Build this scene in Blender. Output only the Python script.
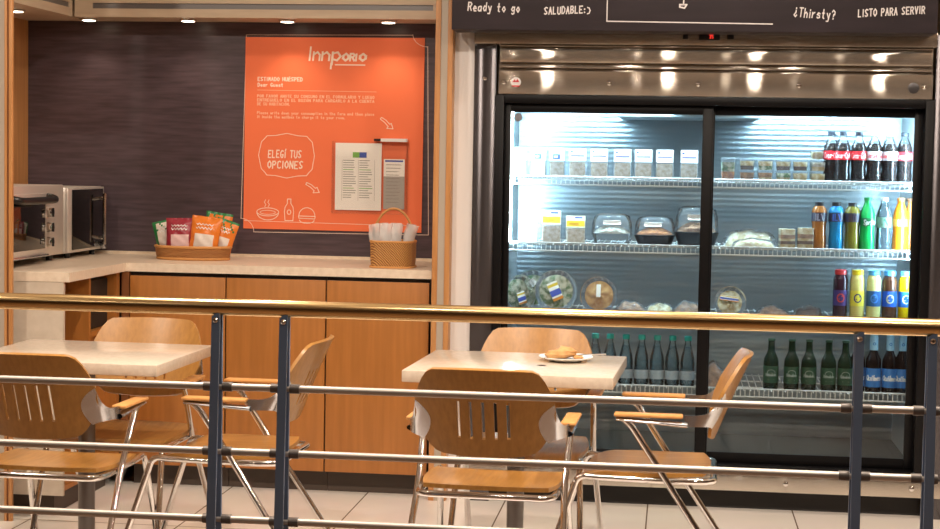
import bpy, bmesh, math, random
from mathutils import Vector, Matrix
random.seed(7)
SC = bpy.context.scene
COL = SC.collection
for o in list(bpy.data.objects):
    bpy.data.objects.remove(o)

# ------------------------------------------------------------------ camera
F_PX, YAW, PITCH, ROLL, CAM_H = 1687.8, 0.1210, -0.0615, 0.0177, 1.376
cam_data = bpy.data.cameras.new('camera')
cam_data.sensor_fit = 'HORIZONTAL'
cam_data.sensor_width = 36.0
cam_data.lens = F_PX / 940 * 36.0
cam_data.clip_start = 0.05
cam = bpy.data.objects.new('camera', cam_data)
COL.objects.link(cam)
_f = Vector((-math.sin(YAW) * math.cos(PITCH), math.cos(YAW) * math.cos(PITCH), math.sin(PITCH)))
_r = Vector((math.cos(YAW), math.sin(YAW), 0))
_u = _r.cross(_f)
_x = _r * math.cos(ROLL) + _u * math.sin(ROLL)
_y = -_r * math.sin(ROLL) + _u * math.cos(ROLL)
_m = Matrix((_x, _y, -_f)).transposed().to_4x4()
_m.translation = Vector((0, 0, CAM_H))
cam.matrix_world = _m
SC.camera = cam

# ------------------------------------------------------------------ world, exposure, ceiling lights
SC.view_settings.view_transform = 'Standard'
SC.view_settings.look = 'None'
SC.view_settings.gamma = 1.0
SC.view_settings.use_curve_mapping = False
SC.view_settings.exposure = 0.12
SC.cycles.max_bounces = 10
SC.cycles.transparent_max_bounces = 24
SC.cycles.caustics_reflective = False
SC.cycles.caustics_refractive = False
SC.cycles.sample_clamp_indirect = 4.0
w = bpy.data.worlds.new('world')
SC.world = w
w.use_nodes = True
w.node_tree.nodes['Background'].inputs[0].default_value = (1.0, 0.86, 0.72, 1)
w.node_tree.nodes['Background'].inputs[1].default_value = 0.05

WARM = (1.0, 0.85, 0.70)


def area(name, loc, size, power, color=WARM, rot=(0, 0, 0), shape='DISK', size_y=None, spread=None):
    l = bpy.data.lights.new(name, 'AREA')
    l.shape = shape
    l.size = size
    if size_y:
        l.size_y = size_y
    l.energy = power
    l.color = color
    if spread:
        l.spread = spread
    o = bpy.data.objects.new(name, l)
    o.location = loc
    o.rotation_euler = rot
    COL.objects.link(o)
    return o


CEIL = 2.75
LAMPS = [(x, 1.2, 3.2) for x in (-2.4, -.4, 1.6)] + [(x, 2.7, 4.4) for x in (-2.6, -.81, -.33, .38, .72, 1.9)]
LAMPS += [(x, 4.1, 34) for x in (-2.9, -1.55, -.28, .61, 1.9)] + [(x, 5.9, 9) for x in (-3.3, -1.55, .15, 1.9)]
for xx, yy, pw in LAMPS:
    area('ceiling_downlight', (xx, yy, CEIL - 0.012), 0.09, pw)


# ------------------------------------------------------------------ materials
MATS = {}


def mat(name, color, rough=0.5, metal=0.0, spec=0.5, coat=0.0, emit=None, estr=0.0, aniso=0.0, alpha=1.0):
    m = bpy.data.materials.new(name)
    m.use_nodes = True
    b = m.node_tree.nodes['Principled BSDF']
    b.inputs['Base Color'].default_value = (*color, 1)
    b.inputs['Roughness'].default_value = rough
    b.inputs['Metallic'].default_value = metal
    b.inputs['Specular IOR Level'].default_value = spec
    b.inputs['Coat Weight'].default_value = coat
    b.inputs['Coat Roughness'].default_value = 0.08
    if emit:
        b.inputs['Emission Color'].default_value = (*emit, 1)
        b.inputs['Emission Strength'].default_value = estr
    if aniso:
        b.inputs['Anisotropic'].default_value = aniso
        b.inputs['Anisotropic Rotation'].default_value = 0.25
    MATS[name] = m
    return m


def nodes(m):
    return m.node_tree.nodes, m.node_tree.links, m.node_tree.nodes['Principled BSDF']


def noise_color(m, c1, c2, scale=(1, 1, 1), nscale=5.0, detail=6.0, lo=0.3, hi=0.7, bump=0.0, rough=None):
    n, l, b = nodes(m)
    tc = n.new('ShaderNodeTexCoord')
    mp = n.new('ShaderNodeMapping')
    mp.inputs['Scale'].default_value = scale
    nz = n.new('ShaderNodeTexNoise')
    nz.inputs['Scale'].default_value = nscale
    nz.inputs['Detail'].default_value = detail
    cr = n.new('ShaderNodeValToRGB')
    cr.color_ramp.elements[0].position = lo
    cr.color_ramp.elements[1].position = hi
    cr.color_ramp.elements[0].color = (*c1, 1)
    cr.color_ramp.elements[1].color = (*c2, 1)
    l.new(tc.outputs['Object'], mp.inputs['Vector'])
    l.new(mp.outputs['Vector'], nz.inputs['Vector'])
    l.new(nz.outputs['Fac'], cr.inputs['Fac'])
    l.new(cr.outputs['Color'], b.inputs['Base Color'])
    if bump:
        bp = n.new('ShaderNodeBump')
        bp.inputs['Strength'].default_value = bump
        bp.inputs['Distance'].default_value = 0.002
        l.new(nz.outputs['Fac'], bp.inputs['Height'])
        l.new(bp.outputs['Normal'], b.inputs['Normal'])
    return m


def S(r, g, b):
    """sRGB 0-255 to linear"""
    f = lambda v: (v / 255 / 12.92) if v / 255 <= 0.04045 else ((v / 255 + 0.055) / 1.055) ** 2.4
    return (f(r), f(g), f(b))


M = {}
M['cab_wood'] = noise_color(mat('cabinet_wood', S(170, 108, 50), 0.38), S(162, 104, 48), S(178, 116, 56), (9, 9, .6), 5, 8)
M['post_wood'] = noise_color(mat('post_wood', S(190, 132, 80), 0.4), S(180, 124, 72), S(202, 146, 92), (10, 10, .7), 5, 8)
M['chair_wood'] = noise_color(mat('chair_plywood', S(190, 128, 66), 0.30, coat=0.25), S(162, 112, 52), S(188, 136, 70), (14, 1.6, 1.6), 6, 8, 0.25, 0.75)
M['back_wood'] = noise_color(mat('backrest_plywood', S(190, 128, 66), 0.30, coat=0.25), S(158, 112, 56), S(180, 130, 66), (16, 16, 1.6), 5, 8, 0.25, 0.75)
M['pad_wood'] = noise_color(mat('arm_pad_wood', S(215, 155, 92), 0.35), S(205, 146, 84), S(226, 168, 104), (20, 3, 3), 6)
M['counter'] = noise_color(mat('counter_laminate', S(226, 208, 184), 0.32), S(222, 204, 182), S(232, 216, 196), (3, 14, 3), 14, 10, 0.35, 0.65)
M['table'] = noise_color(mat('table_laminate', S(226, 212, 194), 0.16, spec=0.6), S(208, 193, 175), S(220, 206, 189), (1, 1, 1), 60, 4)
M['floor'] = mat('floor_tile', S(240, 230, 220), 0.25)
M['white_wall'] = mat('white_wall_paint', S(242, 238, 236), 0.6)
M['beige_wall'] = mat('beige_wall_paint', S(208, 186, 160), 0.6)
M['room_wall'] = mat('room_wall_paint', S(112, 90, 72), 0.7)
M['ceil'] = mat('ceiling_paint', S(215, 200, 182), 0.8)
M['upper'] = noise_color(mat('upper_laminate', S(196, 176, 152), 0.45), S(190, 170, 146), S(204, 186, 162), (1, 1, 8), 6)
M['grey_metal'] = mat('grey_anodised', S(120, 118, 118), 0.4, 0.6)
M['post_grey'] = mat('post_grey_laminate', S(176, 164, 150), 0.45)
M['cab_white'] = noise_color(mat('cabinet_end_laminate', S(206, 192, 174), 0.5), S(198, 184, 166), S(212, 199, 182), (1, 1, 1), 20)
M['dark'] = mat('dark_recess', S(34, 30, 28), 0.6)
M['kick'] = mat('kick_board', S(74, 62, 54), 0.5)
M['brown_in'] = noise_color(mat('niche_wood', S(122, 74, 40), 0.5), S(114, 68, 36), S(134, 84, 46), (8, 8, .6), 5)
M['black'] = mat('black_frame', S(12, 11, 13), 0.4, spec=0.2)
M['black_plastic'] = mat('black_plastic', S(24, 23, 24), 0.3)
M['chrome'] = mat('chrome', (0.78, 0.77, 0.76), 0.08, 1.0)
M['cast'] = mat('cast_aluminium', (0.62, 0.64, 0.68), 0.22, 1.0)
M['satin'] = mat('satin_nickel', (0.52, 0.48, 0.44), 0.45, 0.7)
M['brass'] = mat('polished_brass', (0.84, 0.61, 0.30), 0.22, 1.0)
M['bar_blue'] = mat('blue_grey_bar', S(104, 122, 150), 0.4, 0.2)
M['collar'] = mat('dark_collar', S(104, 98, 94), 0.45, 0.4)
M['pole'] = mat('pole_grey', S(120, 116, 114), 0.3, 0.9)
M['oven_steel'] = mat('oven_steel', (0.78, 0.73, 0.67), 0.36, 0.55)
M['oven_glass'] = mat('oven_black_glass', S(18, 16, 16), 0.06, 0.0, 0.7)
M['white'] = mat('white_plastic', S(238, 238, 238), 0.4)
M['wire'] = mat('white_wire', S(226, 230, 232), 0.4)
M['paper'] = mat('paper_white', S(250, 248, 243), 0.6)
M['chalk'] = mat('chalk_white', S(225, 220, 220), 0.9)
M['ink_white'] = mat('print_white', S(255, 232, 214), 0.6)
M['ink_soft'] = mat('print_pale_peach', S(255, 200, 168), 0.6)
M['ink_grey'] = mat('print_grey', S(150, 146, 140), 0.7)
M['ink_blue'] = mat('print_blue', S(60, 84, 176), 0.5)
M['ink_lilac'] = mat('print_lilac', S(110, 110, 170), 0.5)
M['ink_green'] = mat('print_green', S(120, 180, 80), 0.5)
M['red'] = mat('print_red', S(214, 34, 44), 0.45)
M['orange_poster'] = mat('poster_orange', S(245, 122, 76), 0.6)
M['led_red'] = mat('display_red', S(255, 30, 30), 0.5, emit=(1, 0.05, 0.03), estr=1.6)
M['led'] = mat('fridge_led', (1, 1, 1), 0.5, emit=(0.58, 0.85, 1.0), estr=240)
M['puck'] = mat('puck_lens', (1, 1, 1), 0.5, emit=(1.0, 0.82, 0.6), estr=9)
M['liner'] = mat('fridge_liner', S(206, 214, 220), 0.45, 0.0)
M['tray'] = mat('fridge_floor', S(70, 68, 66), 0.35, 0.6)

# backsplash: dark purple-brown laminate with a horizontal grain
m = noise_color(mat('dark_backsplash', S(66, 54, 58), 0.36, spec=0.5), S(66, 55, 61), S(88, 74, 82), (0.8, 1, 9), 9, 10, 0.3, 0.7, bump=0.12)
M['splash'] = m
m = noise_color(mat('chalkboard_fascia', S(48, 38, 46), 0.55), S(33, 25, 31), S(44, 35, 42), (0.6, 1, 3), 6, 8)
M['board'] = m

# floor tiles
n, l, b = nodes(M['floor'])
tc = n.new('ShaderNodeTexCoord')
mp = n.new('ShaderNodeMapping')
mp.inputs['Location'].default_value = (1.235, -6.03, 0)
br = n.new('ShaderNodeTexBrick')
br.offset = 0.0
br.inputs['Scale'].default_value = 1.0
br.inputs['Brick Width'].default_value = 0.575
br.inputs['Row Height'].default_value = 1.15
br.inputs['Mortar Size'].default_value = 0.003
br.inputs['Color1'].default_value = (*S(250, 242, 234), 1)
br.inputs['Color2'].default_value = (*S(247, 238, 229), 1)
br.inputs['Mortar'].default_value = (*S(130, 112, 98), 1)
nz = n.new('ShaderNodeTexNoise')
nz.inputs['Scale'].default_value = 3.0
nz.inputs['Detail'].default_value = 8
mx = n.new('ShaderNodeMix')
mx.data_type = 'RGBA'
mx.blend_type = 'MULTIPLY'
mx.inputs[0].default_value = 0.12
l.new(tc.outputs['Object'], mp.inputs['Vector'])
l.new(mp.outputs['Vector'], br.inputs['Vector'])
l.new(tc.outputs['Object'], nz.inputs['Vector'])
l.new(br.outputs['Color'], mx.inputs[6])
l.new(nz.outputs['Color'], mx.inputs[7])
l.new(mx.outputs[2], b.inputs['Base Color'])


def brushed(name, color, rough, aniso):
    """steel brushed along x: highlights stretch into upright streaks"""
    m = bpy.data.materials.new(name)
    m.use_nodes = True
    n, l = m.node_tree.nodes, m.node_tree.links
    n.clear()
    out = n.new('ShaderNodeOutputMaterial')
    g = n.new('ShaderNodeBsdfAnisotropic')
    g.distribution = 'BECKMANN'
    g.inputs['Color'].default_value = (*color, 1)
    g.inputs['Roughness'].default_value = rough
    g.inputs['Anisotropy'].default_value = aniso
    tg = n.new('ShaderNodeCombineXYZ')
    tg.inputs[0].default_value = 1.0
    l.new(tg.outputs[0], g.inputs['Tangent'])
    df = n.new('ShaderNodeBsdfDiffuse')
    df.inputs[0].default_value = (*[v * .8 for v in color], 1)
    mx = n.new('ShaderNodeMixShader')
    mx.inputs[0].default_value = 0.28
    l.new(g.outputs[0], mx.inputs[1])
    l.new(df.outputs[0], mx.inputs[2])
    l.new(mx.outputs[0], out.inputs[0])
    MATS[name] = m
    return m


M['steel'] = brushed('brushed_steel', (0.60, 0.545, 0.475), 0.17, 0.82)
M['steel_dark'] = brushed('dark_brushed_steel', (0.13, 0.122, 0.13), 0.26, 0.6)
# interior back: corrugated aluminium
m = mat('corrugated_aluminium', (0.38, 0.45, 0.50), 0.32, 0.90)
n, l, b = nodes(m)
tc = n.new('ShaderNodeTexCoord')
wv = n.new('ShaderNodeTexWave')
wv.bands_direction = 'Z'
wv.inputs['Scale'].default_value = 14.0
wv.inputs['Distortion'].default_value = 0.6
wv.inputs['Detail Scale'].default_value = 0.5
bp = n.new('ShaderNodeBump')
bp.inputs['Strength'].default_value = 0.16
bp.inputs['Distance'].default_value = 0.004
l.new(tc.outputs['Object'], wv.inputs['Vector'])
l.new(wv.outputs['Fac'], bp.inputs['Height'])
l.new(bp.outputs['Normal'], b.inputs['Normal'])
M['alu'] = m


def clear(name, tint=(1, 1, 1), gloss=1.0, rough=0.05, haze=0.0, haze_col=(0.8, 0.85, 0.9), ior=1.45):
    """thin clear plastic or glass: see-through with a fresnel gloss and an optional milky haze"""
    m = bpy.data.materials.new(name)
    m.use_nodes = True
    n, l = m.node_tree.nodes, m.node_tree.links
    n.clear()
    out = n.new('ShaderNodeOutputMaterial')
    tr = n.new('ShaderNodeBsdfTransparent')
    tr.inputs[0].default_value = (*tint, 1)
    gl = n.new('ShaderNodeBsdfGlossy')
    gl.inputs['Roughness'].default_value = rough
    gl.inputs[0].default_value = (gloss, gloss, gloss, 1)
    fr = n.new('ShaderNodeFresnel')
    fr.inputs[0].default_value = ior
    mx = n.new('ShaderNodeMixShader')
    l.new(fr.outputs[0], mx.inputs[0])
    src = tr.outputs[0]
    if haze:
        df = n.new('ShaderNodeBsdfDiffuse')
        df.inputs[0].default_value = (*haze_col, 1)
        hx = n.new('ShaderNodeMixShader')
        hx.inputs[0].default_value = haze
        l.new(tr.outputs[0], hx.inputs[1])
        l.new(df.outputs[0], hx.inputs[2])
        src = hx.outputs[0]
    l.new(src, mx.inputs[1])
    l.new(gl.outputs[0], mx.inputs[2])
    l.new(mx.outputs[0], out.inputs[0])
    MATS[name] = m
    return m


M['glass'] = clear('door_glass', (0.95, 0.98, 0.98), 1.0, 0.0, ior=1.35)
M['clear'] = clear('clear_plastic', (0.97, 0.98, 0.99), 1.0, 0.14, 0.09, ior=1.22)
M['pet'] = clear('clear_pet', (0.96, 0.97, 0.98), 1.0, 0.10, 0.02, ior=1.25)
M['clear_thin'] = clear('clear_film', (0.97, 0.98, 0.98), 1.0, 0.18, 0.12, ior=1.25)
M['clear_dark'] = clear('smoky_plastic', (0.60, 0.62, 0.66), 1.0, 0.12, 0.06, (0.3, 0.32, 0.36))
M['sleeve'] = clear('packet_film', (0.97, 0.97, 0.97), 1.0, 0.15, 0.38, (0.97, 0.96, 0.95), ior=1.25)
M['acrylic'] = clear('clear_acrylic', (0.99, 0.99, 0.985), 1.0, 0.06, 0.01, ior=1.07)
M['water'] = clear('water_bottle_pet', (0.82, 0.90, 0.93), 1.0, 0.06, 0.06, (0.5, 0.65, 0.72))

# wicker
def wicker(name, c1, c2, diag=False, scale=60):
    m = mat(name, c1, 0.6)
    n, l, b = nodes(m)
    tc = n.new('ShaderNodeTexCoord')
    wv = n.new('ShaderNodeTexWave')
    wv.bands_direction = 'DIAGONAL' if diag else 'Z'
    wv.inputs['Scale'].default_value = scale
    wv.inputs['Distortion'].default_value = 2.5
    wv.inputs['Detail'].default_value = 1.0
    cr = n.new('ShaderNodeValToRGB')
    cr.color_ramp.elements[0].position = 0.25
    cr.color_ramp.elements[1].position = 0.7
    cr.color_ramp.elements[0].color = (*c2, 1)
    cr.color_ramp.elements[1].color = (*c1, 1)
    bp = n.new('ShaderNodeBump')
    bp.inputs['Strength'].default_value = 0.8
    bp.inputs['Distance'].default_value = 0.004
    l.new(tc.outputs['Object'], wv.inputs['Vector'])
    l.new(wv.outputs['Fac'], cr.inputs['Fac'])
    l.new(cr.outputs['Color'], b.inputs['Base Color'])
    l.new(wv.outputs['Fac'], bp.inputs['Height'])
    l.new(bp.outputs['Normal'], b.inputs['Normal'])
    return m


M['wicker'] = wicker('wicker_oval', S(206, 146, 84), S(140, 84, 40), False, 60)
M['wicker_d'] = wicker('wicker_diagonal', S(214, 160, 92), S(140, 86, 38), True, 60)
M['wicker_p'] = mat('wicker_plain', S(204, 146, 84), 0.55)


def flat(key, rgb, rough=0.4, metal=0.0):
    if key not in M:
        M[key] = mat(key, S(*rgb), rough, metal)
    return M[key]


# ------------------------------------------------------------------ mesh helpers
class MB:
    def __init__(s):
        s.v, s.f, s.mi = [], [], []
        s.mats = []

    def m(s, material):
        if material not in s.mats:
            s.mats.append(material)
        return s.mats.index(material)

    def add(s, vs, fs, mi=0):
        o = len(s.v)
        s.v += [tuple(v) for v in vs]
        s.f += [tuple(i + o for i in f) for f in fs]
        s.mi += [mi] * len(fs)
        return s

    def box(s, x0, x1, y0, y1, z0, z1, bev=0.0, mi=0):
        bm = bmesh.new()
        vs = [bm.verts.new(c) for c in ((x0, y0, z0), (x1, y0, z0), (x1, y1, z0), (x0, y1, z0), (x0, y0, z1), (x1, y0, z1), (x1, y1, z1), (x0, y1, z1))]
        for f in ((0, 3, 2, 1), (4, 5, 6, 7), (0, 1, 5, 4), (1, 2, 6, 5), (2, 3, 7, 6), (3, 0, 4, 7)):
            bm.faces.new([vs[i] for i in f])
        if bev:
            bmesh.ops.bevel(bm, geom=list(bm.edges), offset=bev, segments=2, profile=0.5, affect='EDGES')
        bm.verts.index_update()
        s.add([v.co[:] for v in bm.verts], [[v.index for v in f.verts] for f in bm.faces], mi)
        bm.free()
        return s

    def tube(s, pts, r, seg=10, mi=0, cap=True, fillet=0.0, fseg=6):
        P = [Vector(p) for p in pts]
        if fillet:
            Q = [P[0]]
            for a, b, c in zip(P, P[1:], P[2:]):
                d1, d2 = (a - b), (c - b)
                k = min(fillet, d1.length * .49, d2.length * .49)
                A, B = b + d1.normalized() * k, b + d2.normalized() * k
                for i in range(fseg + 1):
                    t = i / fseg
                    Q.append(A * (1 - t) ** 2 + b * 2 * t * (1 - t) + B * t * t)
            Q.append(P[-1])
            P = Q
        rr = r if isinstance(r, (list, tuple)) else [r] * len(P)
        T = []
        for i in range(len(P)):
            t = P[min(i + 1, len(P) - 1)] - P[max(i - 1, 0)]
            T.append(t.normalized())
        u = T[0].orthogonal().normalized()
        vs, fs = [], []
        for i, p in enumerate(P):
            u = (u - T[i] * u.dot(T[i])).normalized()
            w_ = T[i].cross(u)
            for k in range(seg):
                a = 2 * math.pi * k / seg
                vs.append(p + (u * math.cos(a) + w_ * math.sin(a)) * rr[i])
        for i in range(len(P) - 1):
            for k in range(seg):
                k2 = (k + 1) % seg
                fs.append((i * seg + k, i * seg + k2, (i + 1) * seg + k2, (i + 1) * seg + k))
        if cap:
            fs.append(tuple(reversed(range(seg))))
            fs.append(tuple(range((len(P) - 1) * seg, len(P) * seg)))
        return s.add(vs, fs, mi)

    def lathe(s, prof, c=(0, 0, 0), seg=20, mi=0, sx=1, sy=1, axis='Z', cap=True):
        vs, fs = [], []
        for r, z in prof:
            for k in range(seg):
                a = 2 * math.pi * k / seg
                if axis == 'Z':
                    vs.append((c[0] + r * sx * math.cos(a), c[1] + r * sy * math.sin(a), c[2] + z))
                elif axis == 'Y':
                    vs.append((c[0] + r * sx * math.cos(a), c[1] + z, c[2] + r * sy * math.sin(a)))
                else:
                    vs.append((c[0] + z, c[1] + r * sx * math.cos(a), c[2] + r * sy * math.sin(a)))
        n_ = len(prof)
        for i in range(n_ - 1):
            for k in range(seg):
                k2 = (k + 1) % seg
                fs.append((i * seg + k, i * seg + k2, (i + 1) * seg + k2, (i + 1) * seg + k))
        if cap:
            fs.append(tuple(reversed(range(seg))))
            fs.append(tuple(range((n_ - 1) * seg, n_ * seg)))
        return s.add(vs, fs, mi)

    def prism(s, poly, y0, y1, mi=0):
        """polygon in x,z extruded along y"""
        k = len(poly)
        vs = [(x, y0, z) for x, z in poly] + [(x, y1, z) for x, z in poly]
        fs = [tuple(range(k)), tuple(reversed(range(k, 2 * k)))]
        fs += [(i, k + i, k + (i + 1) % k, (i + 1) % k) for i in range(k)]
        return s.add(vs, fs, mi)

    def grid(s, fn, nu, nv, mi=0, mask=None):
        vs = [fn(i / nu, j / nv) for j in range(nv + 1) for i in range(nu + 1)]
        fs = [(j * (nu + 1) + i, j * (nu + 1) + i + 1, (j + 1) * (nu + 1) + i + 1, (j + 1) * (nu + 1) + i)
              for j in range(nv) for i in range(nu) if not (mask and mask(i, j))]
        return s.add(vs, fs, mi)

    def xf(s, mat4):
        s.v = [tuple(mat4 @ Vector(v)) for v in s.v]
        return s

    def build(s, name, material, parent=None, loc=None, rot=None, solid=0.0, smooth=40, kind=None, recalc=True):
        me = bpy.data.meshes.new(name)
        me.from_pydata(s.v, [], s.f)
        ml = s.mats if s.mats else [material]
        for q in ml:
            me.materials.append(q)
        if s.mats:
            me.polygons.foreach_set('material_index', s.mi)
        bm = bmesh.new()
        bm.from_mesh(me)
        if solid:
            bmesh.ops.remove_doubles(bm, verts=bm.verts, dist=1e-5)
            bmesh.ops.recalc_face_normals(bm, faces=bm.faces)
            bmesh.ops.solidify(bm, geom=list(bm.faces), thickness=solid)
        if recalc:
            bmesh.ops.recalc_face_normals(bm, faces=bm.faces)
        bm.to_mesh(me)
        bm.free()
        if smooth:
            me.polygons.foreach_set('use_smooth', [True] * len(me.polygons))
            me.set_sharp_from_angle(angle=math.radians(smooth))
        o = bpy.data.objects.new(name, me)
        COL.objects.link(o)
        if parent:
            o.parent = parent
        if loc:
            o.location = loc
        if rot:
            o.rotation_euler = rot
        if kind:
            o['kind'] = kind
        return o


def box(x0, x1, y0, y1, z0, z1, bev=0.0):
    return MB().box(x0, x1, y0, y1, z0, z1, bev)


def tag(o, label, cat, group=None):
    o['label'] = label
    o['category'] = cat
    if group:
        o['group'] = group
    return o


def thing(name, label, cat, loc=(0, 0, 0), rz=0.0, group=None):
    o = bpy.data.objects.new(name, None)
    o.empty_display_size = 0.05
    COL.objects.link(o)
    o.location = loc
    o.rotation_euler = (0, 0, rz)
    return tag(o, label, cat, group)


def copy_tree(o, parent=None):
    c = o.copy()
    COL.objects.link(c)
    if parent:
        c.parent = parent
    for ch in list(o.children):
        copy_tree(ch, c)
    return c


# hand-drawn stroke alphabet: hex pairs x,y; baseline y=3, capitals to d
GL = {
    'A': '033d63|1757', 'B': '030d4d5b4808|4866543303', 'C': '6c4d1c08144364', 'D': '030d3d6a663303', 'E': '6d0d0363|0848',
    'F': '6d0d03|0848', 'G': '6c3d0a0623536737', 'H': '030d|636d|0868', 'I': '131d', 'J': '5d553305', 'K': '0d03|6d0863', 'L': '0d0353',
    'M': '031d375d63', 'N': '030d636d', 'O': '3d0a0633666a3d', 'P': '030d4d6b4808', 'Q': '3d0a0633666a3d|4673', 'R': '030d4d6b4808|3863',
    'S': '6c3d0b2856542304', 'T': '0d6d|3d33', 'U': '0d052343656d', 'V': '0d336d', 'W': '0d1339536d', 'X': '036d|0d63', 'Y': '0d386d|3833', 'Z': '0d6d0363',
    'a': '583908042355|5953', 'b': '0d03|083957542304', 'c': '582906244354', 'd': '5d53|5829062344', 'e': '065648290623 53', 'f': '5d3d2b23|0848',
    'g': '5829062455|59513011', 'h': '0d03|07395753', 'i': '1319|1b1c', 'k': '0d03|480643', 'l': '1d13', 'm': '03092833|375863', 'n': '0309|07395753',
    'o': '290633563929', 'p': '0009|0839563304', 'q': '5950|58290623 44', 'r': '0309|062849', 's': '582907465423 04', 't': '2d2443|0949', 'u': '09042344|5953',
    'v': '093359', 'w': '0913375369', 'x': '0953|5903', 'y': '0934|593000', 'z': '09590353', '.': '1314', ',': '1403', ':': '1415|1819', ')': '1d3a3613',
    '?': '0b2d5b583836|3334', '\u00bf': '55330538 3a|3c3d', '-': '0848', '5': '6d0d094966431 4'.replace(' ', ''), '3': '0d6d386643 04'.replace(' ', ''),
    '\u00cd': '131b|1d2f', '\u00c9': '6b0b0363|0747|2d4f', '\u00d3': '3b09063366693b|3d4f',
}
NARROW = {'I': 2, 'i': 2, 'l': 2, '.': 2, ',': 2, ':': 2, ')': 4, '\u00cd': 2, ' ': 4}


def strokes(text, size, pen, slant=0.0, wob=0.0, squash=0.74, gap=2.7):
    """list of quads in (u, v); v=0 on the baseline, capitals are SIZE high; returns quads, width"""
    k = size / 10.0
    x = 0.0
    quads = []
    for ch in text:
        spec = GL.get(ch, '').replace(' ', '')
        dy = random.uniform(-wob, wob) * size
        for part in spec.split('|'):
            pts = [(int(part[i], 16), int(part[i + 1], 16) - 3) for i in range(0, len(part) - 1, 2)]
            pts = [((x + px * squash + py * slant) * k, py * k + dy) for px, py in pts]
            quads += path_quads(pts, pen)
        adv = NARROW.get(ch, 6 if (ch.isupper() or ch in '?\u00bf') else 5.4)
        x += adv * squash + gap
    return quads, x * k


def path_quads(pts, pen, closed=False):
    q = []
    if closed:
        pts = list(pts) + [pts[0]]
    for (x0, y0), (x1, y1) in zip(pts, pts[1:]):
        dx, dy = x1 - x0, y1 - y0
        d = math.hypot(dx, dy)
        if d < 1e-9:
            continue
        ux, uy = dx / d * pen * .4, dy / d * pen * .4
        nx, ny = -dy / d * pen / 2, dx / d * pen / 2
        q.append(((x0 - ux + nx, y0 - uy + ny), (x0 - ux - nx, y0 - uy - ny), (x1 + ux - nx, y1 + uy - ny), (x1 + ux + nx, y1 + uy + ny)))
    return q


def put(mb, quads, fn, mi=0):
    for i, q in enumerate(quads):      # overlapping pen strokes lie a hair above one another
        mb.add([(p[0], p[1] - (i % 12) * 2e-5, p[2]) for p in (fn(u, v) for u, v in q)], [(0, 1, 2, 3)], mi)
    return mb


def on_wall(x, y, z, rot=0.0):
    c, s_ = math.cos(rot), math.sin(rot)
    return lambda u, v: (x + u * c - v * s_, y, z + u * s_ + v * c)


def on_cyl(r, z, width, cx=0, cy=0, a0=0.0):
    """text wrapped on the camera-facing side (-y) of an upright cylinder"""
    return lambda u, v: (cx + r * math.sin((u - width / 2) / r + a0), cy - r * math.cos((u - width / 2) / r + a0), z + v)


# ================================================================== THE SETTING
def struct(name, mb, material, **k):
    return mb.build(name, material, kind='structure', **k)


XL, YB = -2.92, 7.36          # left wall of the niche, its back wall
struct('floor', box(-5.0, 4.0, 4.45, 7.7, -0.1, 0.0), M['floor'])
struct('floor_unseen', box(-5.0, 4.0, -3.0, 4.45, -0.1, 0.0), noise_color(mat('unseen_dark_floor', S(104, 78, 58), 0.5), S(94, 70, 52), S(116, 88, 66), (12, 1, 1), 3))  # added dark floor out of view, keeps bounced light off near chair backs
struct('ceiling', box(-5.0, 4.0, -3.0, 7.7, CEIL, CEIL + 0.1), M['ceil'])
struct('wall_back', box(XL - 0.1, -0.90, YB, YB + 0.08, 0.0, CEIL), M['splash'])
struct('wall_left', box(XL - 0.1, XL, 6.02, YB, 0.0, CEIL), M['post_wood'])
struct('wall_pier', box(-0.905, -0.812, 6.76, 7.55, 0.0, CEIL), M['white_wall'])
struct('wall_behind', box(-0.812, 1.6, 7.52, 7.6, 0.0, CEIL), M['beige_wall'])
struct('wall_right', box(1.075, 4.0, 6.72, 7.6, 0.0, CEIL), M['beige_wall'])
struct('wall_far_left', box(-5.0, XL - 0.10, 6.02, 6.12, 0.0, CEIL), M['beige_wall'])
struct('wall_front', box(-5.0, 4.0, -3.1, -3.0, 0.0, CEIL), M['room_wall'])
struct('wall_side_left', box(-5.1, -5.0, -3.1, 6.12, 0.0, CEIL), M['room_wall'])
struct('wall_side_right', box(4.0, 4.1, -3.1, 7.6, 0.0, CEIL), M['room_wall'])

# wooden frame posts: wood strip, grey strip, wood strip
t = MB()
t.box(-0.968, -0.946, 6.69, 6.76, 0, CEIL, 0.002, t.m(M['post_wood']))
t.box(-0.946, -0.918, 6.694, 6.76, 0, CEIL, 0, t.m(M['post_grey']))
t.box(-0.918, -0.897, 6.69, 6.76, 0, CEIL, 0.002, t.m(M['post_wood']))
struct('trim_1', t, None)
t = MB()
t.box(-2.60, -2.466, 5.986, 6.0, 0, CEIL, 0, t.m(M['post_grey']))
t.box(-2.466, -2.456, 5.984, 6.0, 0, CEIL, 0.002, t.m(M['post_wood']))
t.box(-2.456, -2.449, 5.990, 6.0, 0, CEIL, 0, t.m(M['brown_in']))
t.box(-2.449, -2.435, 5.984, 6.0, 0, CEIL, 0.002, t.m(M['post_wood']))
struct('trim_2', t, None)

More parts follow.
